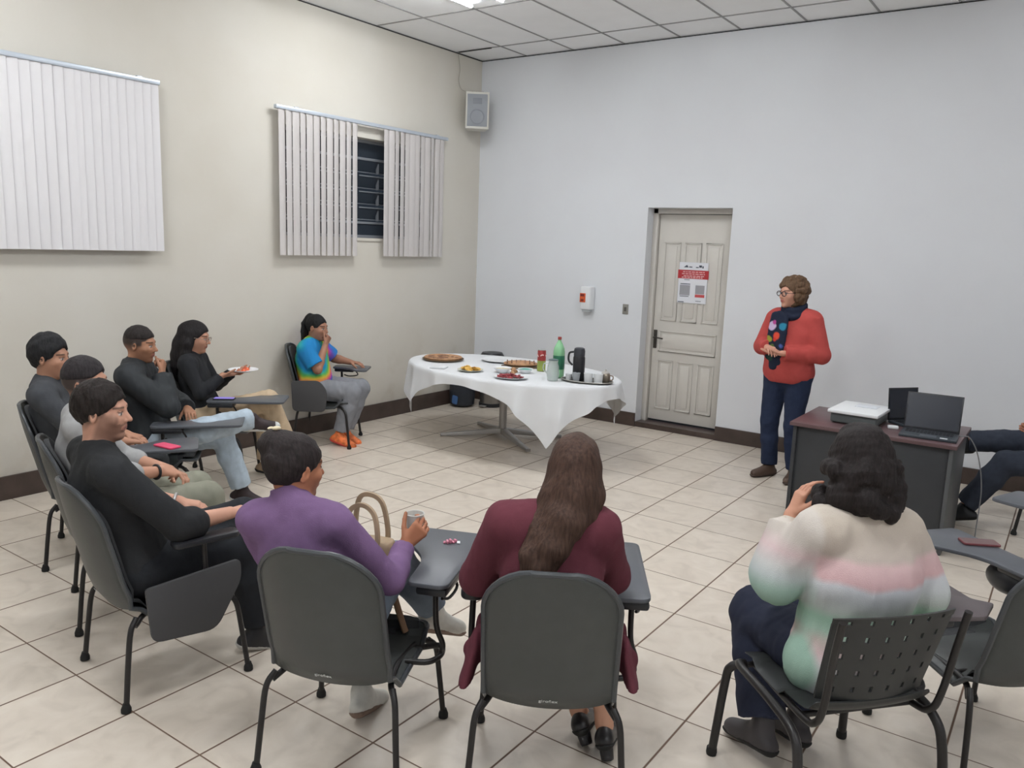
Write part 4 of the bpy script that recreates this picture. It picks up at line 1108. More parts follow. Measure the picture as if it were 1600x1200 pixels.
def person(label, loc, fw, J, head=(0, 0, 0), skin=(180, 130, 105), hair=None, top=None, bottom=None, shoes=None, w=1.0, fat=0.0,
           hL={}, hR={}, brow=(40, 30, 26), stubble=0.0, lips=(150, 86, 80), extra=None, hs=1.0, face_vox=0.004, bare=None, cheek=0.0):
    j = {k: (np.asarray(v, float) if v is not None else None) for k, v in {**BASE, **J}.items()}
    o = empty('person', label, 'person', (loc[0], loc[1], 0), rz_of(fw))
    Hm = rotm(*[R(a) for a in head]); hc = j['head']
    hp = lambda x, y, z: hc + Hm @ (np.array((x, y, z)) * hs)
    up = nrm(j['chest'] - j['pel']); sd = j['shR'] - j['shL']; sd = nrm(sd - up * (sd @ up)); fwv = np.cross(up, sd)
    Tm = np.stack([sd, fwv, up], 1)
    upn = nrm(j['neck'] - j['chest'])
    def torso(s, t):
        p = j['pel']
        s.ell(p, (0.165 * w + t + fat * .5, 0.118 * w + t + fat * .6, 0.125 + t), 0.05, Tm)
        s.ell(p * .55 + j['chest'] * .45 + fwv * (0.012 + fat * .5), (0.138 * w + t + fat, 0.104 * w + t + fat, 0.17), 0.07, Tm)
        s.ell(j['chest'], (0.158 * w + t + fat * .4, 0.108 * w + t + fat * .4, 0.17), 0.06, Tm)
        s.cone(j['shL'] * .86 + j['shR'] * .14 , j['shR'] * .86 + j['shL'] * .14, 0.058 * w + t, None, 0.05)
        for a in ('shL', 'shR'): s.cone(j['neck'] - upn * 0.005, j[a] * .8 + j['neck'] * .2, 0.040 + t, 0.050 + t, 0.045)
    def arm(s, S_, t, frac=1.0, r=(0.050, 0.041, 0.028), cut=True):
        a, b_, c = j['sh' + S_], j['el' + S_], j['wr' + S_]; rr = [x * (0.6 + 0.4 * w) + t for x in r]
        if frac <= 1.0:
            s.cone(a, a + (b_ - a) * frac, rr[0], rr[0] + (rr[1] - rr[0]) * frac, 0.03, cut=cut and frac < 1)
        else:
            f_ = frac - 1.0
            s.cone(a, b_, rr[0], rr[1], 0.03); m_ = b_ + (c - b_) * f_
            mid = b_ + (c - b_) * min(0.3, f_)
            s.cone(b_, mid, rr[1], rr[1] * 0.98, 0.02)
            s.cone(mid, m_, rr[1] * 0.98, rr[1] + (rr[2] - rr[1]) * f_, 0.02, cut=cut)
    def leg(s, S_, t, frac=2.0, rk=(0.085, 0.060, 0.040), cut=True):
        a, b_, c = j['hip' + S_], j['kn' + S_], j['an' + S_]; rr = [x * (0.5 + 0.5 * w) + t for x in rk]
        s.cone(a, b_, rr[0], rr[1], 0.04)
        f_ = frac - 1.0; m_ = b_ + (c - b_) * f_
        if f_ > 0:
            s.cone(b_, b_ + (m_ - b_) * .4, rr[1] * 0.97, rr[1] * 0.95, 0.02)
            s.cone(b_ + (m_ - b_) * .4, m_, rr[1] * 0.95, rr[1] * .95 + (rr[2] - rr[1] * .95) * f_, 0.02, cut=cut)
    # ---- body with head and hands, one surface
    s = Sdf()
    torso(s, -0.006)
    for a in 'LR':
        arm(s, a, -0.002 if (top and top.get('sleeve', 2) < 1.9) else -0.006, 2.0, cut=False)
        leg(s, a, -0.008, 2.0, (0.085, 0.058, 0.040), cut=False)
        ft = nrm(j['ft' + a]); an = j['an' + a]
        dn_ = J['dn' + a] if 'dn' + a in J else None
        if dn_ is None:
            sh_ = nrm(j['kn' + a] - an); dn_ = -nrm(sh_ - ft * (sh_ @ ft))
        dn_ = nrm(dn_)
        s.cone(an, an + dn_ * 0.055 - ft * .02, 0.030, 0.026, 0.02); s.cone(an + dn_ * 0.02, an + dn_ * 0.062 + ft * 0.14, 0.028, 0.020, 0.02)
    s.cone(j['neck'] - upn * 0.02, hp(0, -0.018, -0.055), 0.054 * (.75 + .25 * w), 0.050 * (.75 + .25 * w), 0.03)
    s.ell(hp(0, -0.014, 0.028), V(.076, .097, .092) * hs, 0.02, Hm)
    s.ell(hp(0, 0.022, -0.035), V(.063 + cheek, .068, .070) * hs, 0.04, Hm)
    s.cone(hp(0, 0.045, -0.03), hp(0, 0.058, -0.088), .045 * hs, .026 * hs, 0.03)
    s.cone(hp(-.03, .078, .026), hp(.03, .078, .026), .011 * hs, None, 0.02)
    for a in (-1, 1):
        s.ell(hp(a * .037, .062, -.022), V(.024 + cheek, .022, .022) * hs, 0.02, Hm)
        s.ell(hp(a * .032, .094, .003), V(.015, .013, .010) * hs, 0.012, Hm, op='s')
        ea = hp(a * .078, -.004, -.006)
        s.ell(ea, V(.009, .019, .031) * hs, 0.006, Hm @ rotm(R(-18 * a), R(-8), 0))
        s.ell(hp(a * .088, .0, -.002), V(.006, .009, .015) * hs, 0.004, Hm, op='s')
        s.ell(hp(a * .0305, .078, .003), V(.0135, .0125, .0115) * hs, 0.003, Hm)
    s.cone(hp(0, .086, .012), hp(0, .112, -.024), .008 * hs, .0105 * hs, 0.010)
    for a in (-1, 1): s.cone(hp(a * .011, .098, -.030), hp(a * .013, .092, -.030), .0075 * hs, None, 0.006)
    s.cone(hp(-.017, .090, -.0535), hp(.017, .090, -.0535), .0062 * hs, None, 0.007)
    s.cone(hp(-.014, .089, -.0645), hp(.014, .089, -.0645), .0070 * hs, None, 0.006)
    s.cone(hp(-.02, .104, -.059), hp(.02, .104, -.059), .0062 * hs, None, 0.003, op='s')
    s.ell(hp(0, .074, -.096), V(.02, .016, .016) * hs, 0.015, Hm)
    for S_, hh, sg in (('L', hL, -1), ('R', hR, 1)):
        el, wr = j['el' + S_], j['wr' + S_]
        d0 = hh.get('d', wr - el); n0 = hh.get('n', (0, 0, -1))
        hand(s, wr, d0, n0, sg, hh.get('curl', 0.35), hh.get('spread', 0.12), hh.get('thumb', 0.7), hh.get('sc', 0.95), hh.get('curls'))
    sk = np.array([lin(x) for x in skin]); hc_col = np.array([lin(x) for x in (hair['color'] if hair else (40, 30, 26))]); bc = np.array([lin(x) for x in brow]); lc = np.array([lin(x) for x in lips])
    def body_color(v):
        q_ = ((v - hc) @ Hm) / hs
        c = np.tile(sk, (len(v), 1)) * (1 + 0.05 * pnoise(v, 30, 3))[:, None]
        x, y, z = q_[:, 0], q_[:, 1], q_[:, 2]
        def blend(mask, col): 
            m_ = np.clip(mask, 0, 1)[:, None]; c[:] = c * (1 - m_) + col * m_
        on = (np.linalg.norm(q_, axis=1) < 0.16)
        by = np.abs(z - (0.0245 + 0.004 - 2.2 * (np.abs(x) - 0.032) ** 2 * 3))
        blend(on * (y > 0.05) * (np.abs(x) > 0.013) * (np.abs(x) < 0.052) * np.clip(1.4 - by / 0.004, 0, 1) * 0.9, bc)
        l_ = ((np.abs(x) / 0.024) ** 2 + ((z + 0.0585) / 0.0115) ** 2)
        blend(on * (y > 0.06) * np.clip(1.5 - l_, 0, 1) * 0.75, lc)
        blend(on * (y > 0.06) * np.clip(1 - ((x ** 2 + 0) / 0.02 ** 2) * 1.0, 0, 1) * (np.abs(z + 0.059) < 0.0022) * 0.8, lc * 0.25)
        e = ((np.abs(x) - 0.0305) / 0.0135) ** 2 + ((z - 0.002) / 0.0062) ** 2
        blend(on * (y > 0.06) * np.clip(1.4 - e, 0, 1), np.array([0.55, 0.52, 0.50]))
        e = ((np.abs(x) - 0.0305) / 0.006) ** 2 + ((z - 0.002) / 0.0065) ** 2
        blend(on * (y > 0.06) * np.clip(1.6 - e, 0, 1), np.array([0.02, 0.014, 0.012]))
        blend(on * (y > 0.06) * (np.abs(np.abs(x) - 0.0305) < 0.015) * (np.abs(z - 0.0095) < 0.0022) * 0.8, np.array([0.02, 0.014, 0.012]))
        if stubble > 0:
            m_ = np.clip((0.02 - z) / 0.03, 0, 1) * np.clip((y - 0.0 + (-0.03 - z) * 0.3) / 0.02, 0, 1) * (z > -0.13) * np.clip((np.abs(x) - 0.0) / 0.001, 0, 1)
            m2 = np.where(z > -0.04, np.clip((np.abs(x) - 0.045) / 0.01, 0, 1), 1.0) * np.where(l_ < 1.3, 0, 1)
            blend(on * m_ * m2 * stubble, bc)
        if hair and hair.get('fade'):
            h0, dens = hair['fade']
            m_ = np.clip((z - h0) / 0.06, 0, 1) * np.clip(((x / .098) ** 2 + ((y - .112) / .074) ** 2 + ((z + .006) / .072) ** 2 - 1.0) / 0.25, 0, 1) * np.clip((0.045 - y + np.maximum(z - .03, 0) * 3) / 0.01, 0, 1) * np.clip((z + 0.02 - (y - 0.02) * 0.5 + np.clip(-y, 0, 1) * .8) / 0.02, 0, 1)
            m_ *= np.where((np.abs(x) > 0.084) , 0, 1)
            blend(on * m_ * dens, hc_col)
        return c
    body = sculpt('body', s, face_vox, M['skin'], o, body_color, 1)
    # ---- hair
    if hair:
        hm = hairmat('hair', S(*hair['color']))
        def keep_hair(s_, f=0.0):
            s_.ell(hp(0, 0.112 + f, -0.006), V(.098, .074, .072), 0.012, Hm, op='s')
            s_.ell(hp(0, 0.090 + f, -0.05), V(.12, .062, .06), 0.012, Hm, op='s')
            s_.plane(hp(0, 0.010, -0.022), Hm @ V(0, .55, -.835), 0.022)
        for name_, build in hair['parts']:
            hs_ = Sdf(); build(hs_, hp, Hm, keep_hair, j)
            sculpt(name_, hs_, hair.get('vox', 0.0045), hm if name_ != 'hair_clip' else M['hair_clip'], o, None, 1)
    # ---- clothes
    if bottom:
        s = Sdf(); t_ = bottom.get('t', 0.008)
        s.ell(j['pel'] + V(0, 0, -0.005), (0.168 * w + t_ + fat * .5, 0.12 * w + t_ + fat * .6, 0.125 + t_), 0.05, Tm)
        for a in 'LR': leg(s, a, t_, bottom.get('len', 1.93), bottom.get('rk', (0.088, 0.066, 0.052)))
        s.plane(j['pel'] + up * bottom.get('waist', 0.10), up)
        am = bottom.get('fold', 0.004)
        s.disp = lambda P: am * pnoise(P * np.array([1, 1, 0.7]), 34, 5)
        sculpt(bottom.get('name', 'trousers'), s, 0.007, bottom['mat'], o, bottom.get('color'), 1)
    if top:
        s = Sdf(); t_ = top.get('t', 0.014)
        torso(s, t_)
        for a in 'LR': arm(s, a, t_ * top.get('st', 0.8), top.get('sleeve' + a, top.get('sleeve', 1.93)), top.get('ra', (0.052, 0.043, 0.033)))
        if top.get('build'): top['build'](s, j, hp, up, sd, fwv)
        s.plane(j['pel'] - up * top.get('hem', 0.06), -up)
        if top.get('post'): top['post'](s, j, hp, up, sd, fwv)
        am = top.get('fold', 0.0045)
        s.disp = lambda P: am * pnoise(P * np.array([1, 1, 0.6]), top.get('ff', 30), 9)
        if not top.get('neckcut', True) is False:
            s.ell(j['neck'] + upn * 0.055 + fwv * 0.02, V(0.07, 0.075, 0.05), 0.01, Tm, op='s')
        sculpt(top['name'], s, top.get('vox', 0.006), top['mat'], o, top.get('color'), 1)
    if shoes:
        for S_ in 'LR':
            an = j['an' + S_]; ft = nrm(j['ft' + S_]); sh_ = nrm(j['kn' + S_] - an)
            dn = np.asarray(J['dn' + S_], float) if 'dn' + S_ in J else -(sh_ - ft * (sh_ @ ft))
            dn = nrm(dn - ft * (dn @ ft))
            base = an + dn * shoes.get('drop', 0.062)
            s = Sdf()
            s.cone(base - ft * 0.045, base + ft * 0.155, 0.037, 0.035, 0.02, flat=(dn, 0.9))
            if shoes.get('heel'):
                s.cone(base - ft * 0.03 - dn * 0.02, base + ft * 0.10 - dn * 0.008, 0.030, 0.030, 0.02)
                s.ell(base + ft * 0.045 - dn * 0.055, (.032, .05, .042), 0.01, np.stack([np.cross(ft, dn), ft, dn], 1), op='s')
            else:
                s.cone(an - ft * 0.006 - dn * shoes.get('shaft', 0.0), an + dn * 0.03 - ft * 0.01, 0.041, 0.041, 0.03)
                s.cone(an + dn * 0.018, base + ft * 0.125, 0.037, 0.032, 0.03)
            s.plane(base + dn * 0.022, dn)
            sb = sculpt('shoe', s, 0.005, shoes['mat'], o, None, 1)
            s = Sdf(); s.cone(base - ft * 0.048, base + ft * 0.162, 0.040, 0.038, 0.0)
            s.plane(base + dn * 0.036, dn); s.plane(base + dn * 0.010, -dn)
            sculpt('sole', s, 0.005, shoes.get('sole', M['rubber']), sb, None, 1)
            if shoes.get('toe'):
                s = Sdf(); s.cone(base + ft * 0.10, base + ft * 0.158, 0.037, 0.0365, 0.0, flat=(dn, 0.92)); s.plane(base + dn * 0.022, dn); s.plane(base + ft * 0.115, -ft)
                sculpt('toe_cap', s, 0.005, shoes['toe'], sb, None, 1)
            if shoes.get('heel'):
                s = Sdf(); s.cone(base - ft * 0.03, base - ft * 0.034 + dn * 0.075, 0.030, 0.024, 0.0, cut=True); s.plane(base + dn * 0.012, -dn)
                sculpt('heel', s, 0.005, shoes['mat'], sb, None, 1)
    if extra: extra(o, j, hp, Hm, up, sd, fwv)
    return o

# hair builders ------------------------------------------------------
def cap(r=0.010, disp=0.002, f=90, front=0.0, topz=0.0, seed=1):
    def b(s, hp, Hm, keep, j):
        s.ell(hp(0, -0.014, 0.028 + topz * .5), V(.076 + r, .098 + r, .092 + r + topz), 0.02, Hm)
        keep(s, front)
        s.disp = lambda P: disp * pnoise(P, f, seed)
    return b
def topcap(z0=0.045, r=0.010, rise=0.012, front=0.085):
    def b(s, hp, Hm, keep, j):
        s.ell(hp(0, -0.010, 0.032 + rise * .5), V(.074 + r, .096 + r, .088 + r + rise), 0.02, Hm)
        s.plane(hp(0, 0, z0), Hm @ V(0, .12, -1), 0.012); s.ell(hp(0, 0.116, -0.002), V(.098, .074, .070), 0.010, Hm, op='s')
        s.disp = lambda P: 0.0022 * pnoise(P, 110, 2)
    return b

M['hair_clip'] = mat('hair_clip_cream', S(222, 208, 176), 0.4)
GRP = None
DENIM = lambda n, c: fabric(n, c, 0.9, 0.10, 0.35)

def glasses(parent, hp, Hm, color=(40, 36, 40), r=0.020, tk=0.0024):
    q = MB()
    for a in (-1, 1):
        q.tube([Vector(hp(a * 0.0315 + r * 1.12 * math.cos(2 * PI * k / 22), 0.104, 0.002 + r * 0.82 * math.sin(2 * PI * k / 22))) for k in range(22)], tk, 6, True)
        q.tube([Vector(hp(a * 0.054, 0.102, 0.006)), Vector(hp(a * 0.080, 0.06, 0.008)), Vector(hp(a * 0.084, 0.0, 0.006))], 0.0022, 6)
    q.tube([Vector(hp(-0.010, 0.104, 0.004)), Vector(hp(0, 0.109, 0.007)), Vector(hp(0.010, 0.104, 0.004))], 0.0022, 6)
    q.build('glasses', mat('glasses_frame', S(*color), 0.3), parent)

# --- woman in the burgundy blazer -----------------------------------
def long_hair(strands, r0=0.012, grooves=0.0035, fr=70, capf=0.0):
    def b(s, hp, Hm, keep, j):
        s.ell(hp(0, -0.016, 0.030), V(.076 + r0, .098 + r0, .092 + r0), 0.02, Hm)
        keep(s, capf)
        for st_ in strands:
            pts = [np.array(p[:3]) for p in st_]; rr = [p[3] for p in st_]
            for i in range(len(pts) - 1): s.cone(pts[i], pts[i + 1], rr[i], rr[i + 1], 0.03)
        q_ = V(1, 1, 0.10)
        s.disp = lambda P: grooves * pnoise(P * q_, fr, 4) + 0.004 * pnoise(P, 18, 6)
    return b
def blazer(s, j, hp, up, sd, fwv):
    for a, S_ in ((-1, 'L'), (1, 'R')):
        s.cone(j['sh' + S_] + V(a * .0, 0, .012), j['sh' + S_] - V(a * .06, 0, -.02), 0.062, 0.055, 0.02)
        s.cone(V(a * .17, -.06, .58), V(a * .265, -.08, .50), .07, .045, 0.03)
        s.cone(V(a * .262, -.10, .53), V(a * .30, -.12, .375), .055, .085, 0.03, flat=(V(1, 0, 0), 0.32), cut=True)
        s.cone(V(a * .262, .03, .53), V(a * .292, .03, .39), .05, .07, 0.03, flat=(V(1, 0, 0), 0.32), cut=True)
    s.cone(j['neck'] + V(0, -.02, -.02), j['neck'] + V(0, -.01, .025), .062, .058, 0.02)
person('woman in a burgundy blazer with long brown hair, seated with her back turned', *CH['P3'],
       dict(pel=(.0, -.11, .53), chest=(-.01, -.165, .84), neck=(.01, -.165, 1.045), head=(.055, -.115, 1.185), shL=(-.170, -.16, 1.0), shR=(.145, -.155, .995),
            elL=(-.265, -.05, .76), wrL=(-.15, .15, .70), elR=(.205, .0, .775), wrR=(.14, .21, .735),
            anR=(.22, .14, .12), anL=(.12, .22, .12), knR=(.15, .33, .50), knL=(-.04, .33, .50), ftR=(.25, 1, -.35), ftL=(.25, 1, -.35)),
       head=(-8, -14, 0), skin=(196, 148, 122), w=1.0,
       hair=dict(color=(70, 52, 44), parts=[('hair', long_hair([
           [(.055, -.155, 1.22, .066), (.05, -.185, 1.14, .070), (.03, -.235, 1.05, .064), (-.005, -.265, .97, .050), (-.04, -.275, .90, .040), (-.06, -.285, .84, .030), (-.07, -.29, .79, .014)],
           [(.095, -.14, 1.20, .045), (.108, -.16, 1.12, .042), (.105, -.19, 1.05, .032), (.09, -.22, .99, .016)],
           [(.01, -.14, 1.19, .045), (-.015, -.18, 1.11, .042), (-.045, -.22, 1.02, .038), (-.085, -.265, .94, .030), (-.10, -.28, .87, .014)]], 0.008))]),
       top=dict(name='blazer', mat=fabric('burgundy_wool', S(98, 50, 60)), sleeve=1.95, t=0.018, hem=0.10, build=blazer, st=0.9, ra=(.056, .050, .042)),
       bottom=dict(name='skirt', mat=fabric('burgundy_skirt', S(92, 46, 56)), len=1.30, rk=(.095, .085, .085)),
       shoes=dict(mat=mat('black_leather', S(38, 36, 38), 0.35), heel=True))

# --- woman in the purple turtleneck ----------------------------------
def turtleneck(s, j, hp, up, sd, fwv):
    s.cone(j['neck'] + V(0, 0, -.03), hp(0, -.022, -.062), .068, .063, 0.02, cut=True)
def bun(s, hp, Hm, keep, j):
    s.ell(hp(0, -0.014, 0.03), V(.086, .108, .102), 0.02, Hm)
    keep(s)
    s.ell(hp(-.02, -.075, .085), V(.066, .056, .054), 0.02, Hm)
    s.ell(hp(-.035, -.085, .085), V(.03, .03, .028), 0.015, Hm); s.ell(hp(.03, -.10, .04), V(.03, .03, .03), 0.015, Hm)
    s.disp = lambda P: 0.004 * pnoise(P, 55, 4)
def clip(s, hp, Hm, keep, j):
    s.ell(hp(-.03, -.06, .125), V(.028, .010, .008), 0.005, Hm); s.ell(hp(-.015, -.075, .143), V(.010, .02, .008), 0.005, Hm); s.ell(hp(-.05, -.075, .135), V(.008, .016, .008), 0.005, Hm)
person('woman in a purple turtleneck with a dark hair bun, holding a cup over her tablet', *CH['P4'],
       dict(pel=(-.07, -.10, .53), chest=(-.125, -.165, .80), neck=(-.155, -.17, .995), head=(-.178, -.125, 1.118), shL=(-.31, -.185, .93), shR=(.015, -.175, .945),
            elL=(-.33, -.02, .70), wrL=(-.22, .19, .66), elR=(.150, -.03, .70), wrR=(.125, .185, .755),
            hipL=(-.16, -.08, .515), hipR=(.02, -.08, .515), knL=(-.17, .33, .50), anL=(-.06, .20, .10), ftL=(.1, 1, -.3), knR=(.03, .33, .62), anR=(.16, .47, .36), ftR=(.55, .7, -.35)),
       head=(-32, -6, 0), skin=(168, 112, 84),
       hair=dict(color=(42, 36, 36), parts=[('hair', bun), ('hair_clip', clip)]),
       hR=dict(d=(.50, .40, .60), n=(-.45, .85, .0), curl=0.62, thumb=0.9), 
       top=dict(name='sweater', mat=fabric('purple_knit', S(118, 92, 128)), sleeve=1.90, t=0.010, hem=0.10, build=turtleneck, neckcut=False, st=0.7),
       bottom=dict(mat=DENIM('blue_grey_denim', S(122, 134, 148)), name='jeans', rk=(.09, .07, .056)),
       shoes=dict(mat=mat('white_trainers', S(214, 212, 204), 0.5, vary=0.08, vscale=30), sole=mat('trainer_sole', S(132, 110, 96), 0.6)))

# --- nearest man in black --------------------------------------------
def rib_collar(h_=0.02, r=0.062):
    def b(s, j, hp, up, sd, fwv): s.cone(j['neck'] + V(0, 0, -.04), j['neck'] + (hp(0, 0, 0) - j['neck']) * .15 + V(0, 0, h_ - .02), r + .008, r, 0.015, cut=True)
    return b
def watch(side, m):
    def f(o, j, hp, Hm, up, sd, fwv):
        wr, el = j['wr' + side], j['el' + side]; d_ = Vector(nrm(wr - el)); c = Vector(wr) - d_ * 0.02
        a = d_.orthogonal().normalized(); b_ = d_.cross(a)
        MB().tube([c + (a * math.cos(2 * PI * k / 20) + b_ * math.sin(2 * PI * k / 20)) * 0.034 for k in range(20)], 0.007, 8, True).build('wristwatch', m, o)
    return f
person('man in a black shirt with short dark hair and stubble, seated nearest at the left', *CH['P5'],
       dict(pel=(.0, -.13, .54), chest=(.0, -.215, .84), neck=(.0, -.24, 1.045), head=(.0, -.215, 1.195), shL=(-.19, -.23, .985), shR=(.19, -.24, .975),
            elR=(.262, -.01, .735), wrR=(.20, .225, .725), elL=(-.25, -.03, .74), wrL=(-.15, .14, .70),
            knR=(.12, .33, .53), anR=(.12, .38, .10), knL=(.0, .38, .62), anL=(.22, .50, .38), ftL=(.6, .7, -.3)),
       head=(-38, -4, 0), skin=(196, 148, 126), w=1.14, fat=0.012, stubble=0.5, cheek=0.004,
       hair=dict(color=(36, 30, 28), fade=(-0.085, 0.75), parts=[('hair', cap(0.010, 0.005, 95, -0.004, 0.004))]),
       hL=dict(curl=0.3, n=(0, 0, -1)), hR=dict(curl=0.3),
       top=dict(name='shirt', mat=fabric('black_cotton', S(44, 45, 47)), sleeve=1.22, t=0.012, hem=0.06, build=rib_collar(), neckcut=False, ra=(.058, .052, .044)),
       bottom=dict(mat=fabric('black_trousers', S(40, 42, 46)), rk=(.10, .074, .056)),
       shoes=dict(mat=mat('black_shoe', S(36, 36, 40), 0.5), sole=mat('pale_sole', S(190, 188, 182), 0.6)), extra=watch('L', M['alu']))

# --- man in grey behind him ------------------------------------------
person('man in a pale grey shirt with faded hair, half hidden behind the nearest man', *CH['P6'],
       dict(pel=(.0, -.12, .53), chest=(.0, -.185, .83), neck=(.0, -.20, 1.035), head=(.0, -.165, 1.18), elR=(.23, -.05, .76), wrR=(.12, .14, .73), elL=(-.2, .0, .74), wrL=(.0, .20, .70),
            knR=(.13, .36, .57), anR=(.13, .44, .11), knL=(-.15, .35, .55), anL=(-.15, .40, .10)),
       head=(-28, 0, 0), skin=(186, 138, 114), w=1.04, stubble=0.15,
       hair=dict(color=(46, 42, 44), fade=(-0.08, 0.95), parts=[('hair', topcap(0.03, 0.008, 0.008))]),
       hR=dict(d=(-.6, .8, -.2), n=(-.5, -.3, -.8), curl=0.6), hL=dict(d=(.6, .6, -.2), n=(.2, -.3, -.9), curl=0.5),
       top=dict(name='shirt', mat=fabric('pale_grey_jersey', S(160, 160, 160)), sleeve=1.28, hem=0.06, build=rib_collar(), neckcut=False),
       bottom=dict(mat=fabric('olive_grey_trousers', S(136, 136, 122)), rk=(.098, .076, .06)),
       shoes=dict(mat=mat('grey_trainers', S(110, 108, 106), 0.6)), extra=watch('R', mat('black_watch', S(34, 34, 36), 0.3)))

# --- man at the far left ----------------------------------------------
def polo_collar(s, j, hp, up, sd, fwv):
    s.cone(j['neck'] + V(0, -.01, -.03), j['neck'] + V(0, .01, .035), .074, .062, 0.012, cut=True)
person('man in a dark grey polo shirt with thick black hair at the far left', *CH['P7'],
       dict(pel=(.0, -.12, .53), chest=(.0, -.205, .84), neck=(.0, -.245, 1.04), head=(.0, -.215, 1.185), shL=(-.19, -.22, .985), shR=(.19, -.24, .985), elR=(.25, -.03, .75), wrR=(.12, .16, .70)),
       head=(-20, -2, 0), skin=(176, 130, 106), w=1.08,
       hair=dict(color=(36, 36, 38), fade=(-0.07, 0.7), parts=[('hair', cap(0.013, 0.006, 50, -0.004, 0.014, 3))]),
       top=dict(name='polo_shirt', mat=fabric('charcoal_pique', S(66, 68, 72)), sleeve=0.85, hem=0.06, build=polo_collar, neckcut=False),
       bottom=dict(mat=fabric('dark_trousers', S(56, 58, 60))), shoes=dict(mat=mat('dark_shoe', S(44, 44, 46), 0.5)))

# --- man in the black jacket, pale jeans ------------------------------
def jacket(s, j, hp, up, sd, fwv):
    s.cone(j['neck'] + V(0, -.01, -.03), j['neck'] + V(0, .0, .03), .076, .066, 0.012, cut=True)
person('man in a black jacket and pale blue jeans, legs crossed, fist at his mouth', *CH['P8'],
       dict(pel=(.0, -.06, .53), chest=(.0, -.125, .83), neck=(.0, -.135, 1.03), head=(.0, -.095, 1.175), shL=(-.185, -.12, .97), shR=(.185, -.14, .975),
            hipL=(-.09, -.05, .515), hipR=(.09, -.05, .515), elR=(.215, .10, .79), wrR=(.075, .045, .99), elL=(-.22, .08, .74), wrL=(.0, .19, .73),
            knR=(.20, .33, .63), anR=(-.02, .61, .655), ftR=(-.10, .98, -.05), dnR=(-.15, -.25, -1), knL=(-.11, .40, .50), anL=(-.10, .53, .11), ftL=(.25, 1, -.25)),
       head=(-14, -6, 0), skin=(164, 118, 92), w=1.06, stubble=0.2,
       hair=dict(color=(42, 37, 36), fade=(-0.05, 0.95), parts=[('hair', topcap(0.040, 0.004, 0.005))]),
       hR=dict(d=(-.55, .1, .85), n=(-.2, -1, .1), curl=1.15, thumb=0.3), hL=dict(d=(.95, .3, -.1), n=(0, 0, -1), curl=0.5),
       top=dict(name='jacket', mat=fabric('black_jacket_nylon', S(46, 49, 52), 0.6), sleeve=1.93, t=0.024, hem=0.06, build=jacket, neckcut=False, fold=0.008, ff=24, ra=(.060, .054, .044)),
       bottom=dict(mat=DENIM('pale_blue_denim', S(176, 190, 202)), name='jeans', rk=(.092, .074, .064), fold=0.006),
       shoes=dict(mat=mat('black_red_shoe', S(52, 40, 42), 0.6, vary=0.3, vscale=20), sole=mat('white_sole', S(214, 214, 210), 0.6), toe=mat('pale_toe_cap', S(196, 198, 196), 0.6)))

# --- woman with a plate ------------------------------------------------
def plate_extra(o, j, hp, Hm, up, sd, fwv): glasses(o, hp, Hm, (150, 132, 120), 0.021)
person('woman in a black top with long black hair, looking down at the plate she holds', *CH['P9'],
       dict(pel=(.0, -.10, .53), chest=(.0, -.165, .80), neck=(.0, -.185, .985), head=(.0, -.15, 1.125), shL=(-.165, -.17, .93), shR=(.165, -.18, .93),
            elR=(.205, -.07, .72), wrR=(.10, .07, .845), elL=(-.20, -.05, .72), wrL=(-.10, .10, .835),
            knR=(.03, .40, .635), anR=(-.04, .52, .28), ftR=(-.3, .8, -.5), knL=(-.10, .36, .51), anL=(-.10, .36, .10)),
       head=(-4, -10, 0), skin=(188, 140, 116), w=.96,
       hair=dict(color=(36, 33, 34), parts=[('hair', long_hair([
           [(.0, -.21, 1.16, .072), (.01, -.245, 1.07, .072), (.01, -.27, .98, .065), (.01, -.285, .90, .052), (.0, -.29, .83, .032), (.0, -.29, .78, .012)],
           [(.055, -.18, 1.16, .04), (.075, -.19, 1.08, .040), (.085, -.20, 1.0, .038), (.09, -.22, .92, .03), (.09, -.23, .86, .014)],
           [(-.055, -.18, 1.16, .04), (-.075, -.19, 1.08, .040), (-.08, -.21, 1.0, .035), (-.08, -.23, .92, .02)]], 0.010, 0.002, 60))]),
       hR=dict(d=(-.35, .9, .05), n=(-.25, .1, 1), curl=0.35, thumb=1.0), hL=dict(d=(.3, .9, .05), n=(.25, .1, 1), curl=0.35, thumb=1.0),
       top=dict(name='blouse', mat=fabric('black_blouse', S(42, 43, 46)), sleeve=1.90, t=0.010, hem=0.08, build=rib_collar(0.0, 0.066), neckcut=False),
       bottom=dict(mat=fabric('beige_chino', S(198, 176, 148)), rk=(.092, .078, .074), fold=0.006),
       shoes=dict(mat=mat('beige_shoe', S(150, 128, 104), 0.6)), extra=plate_extra)

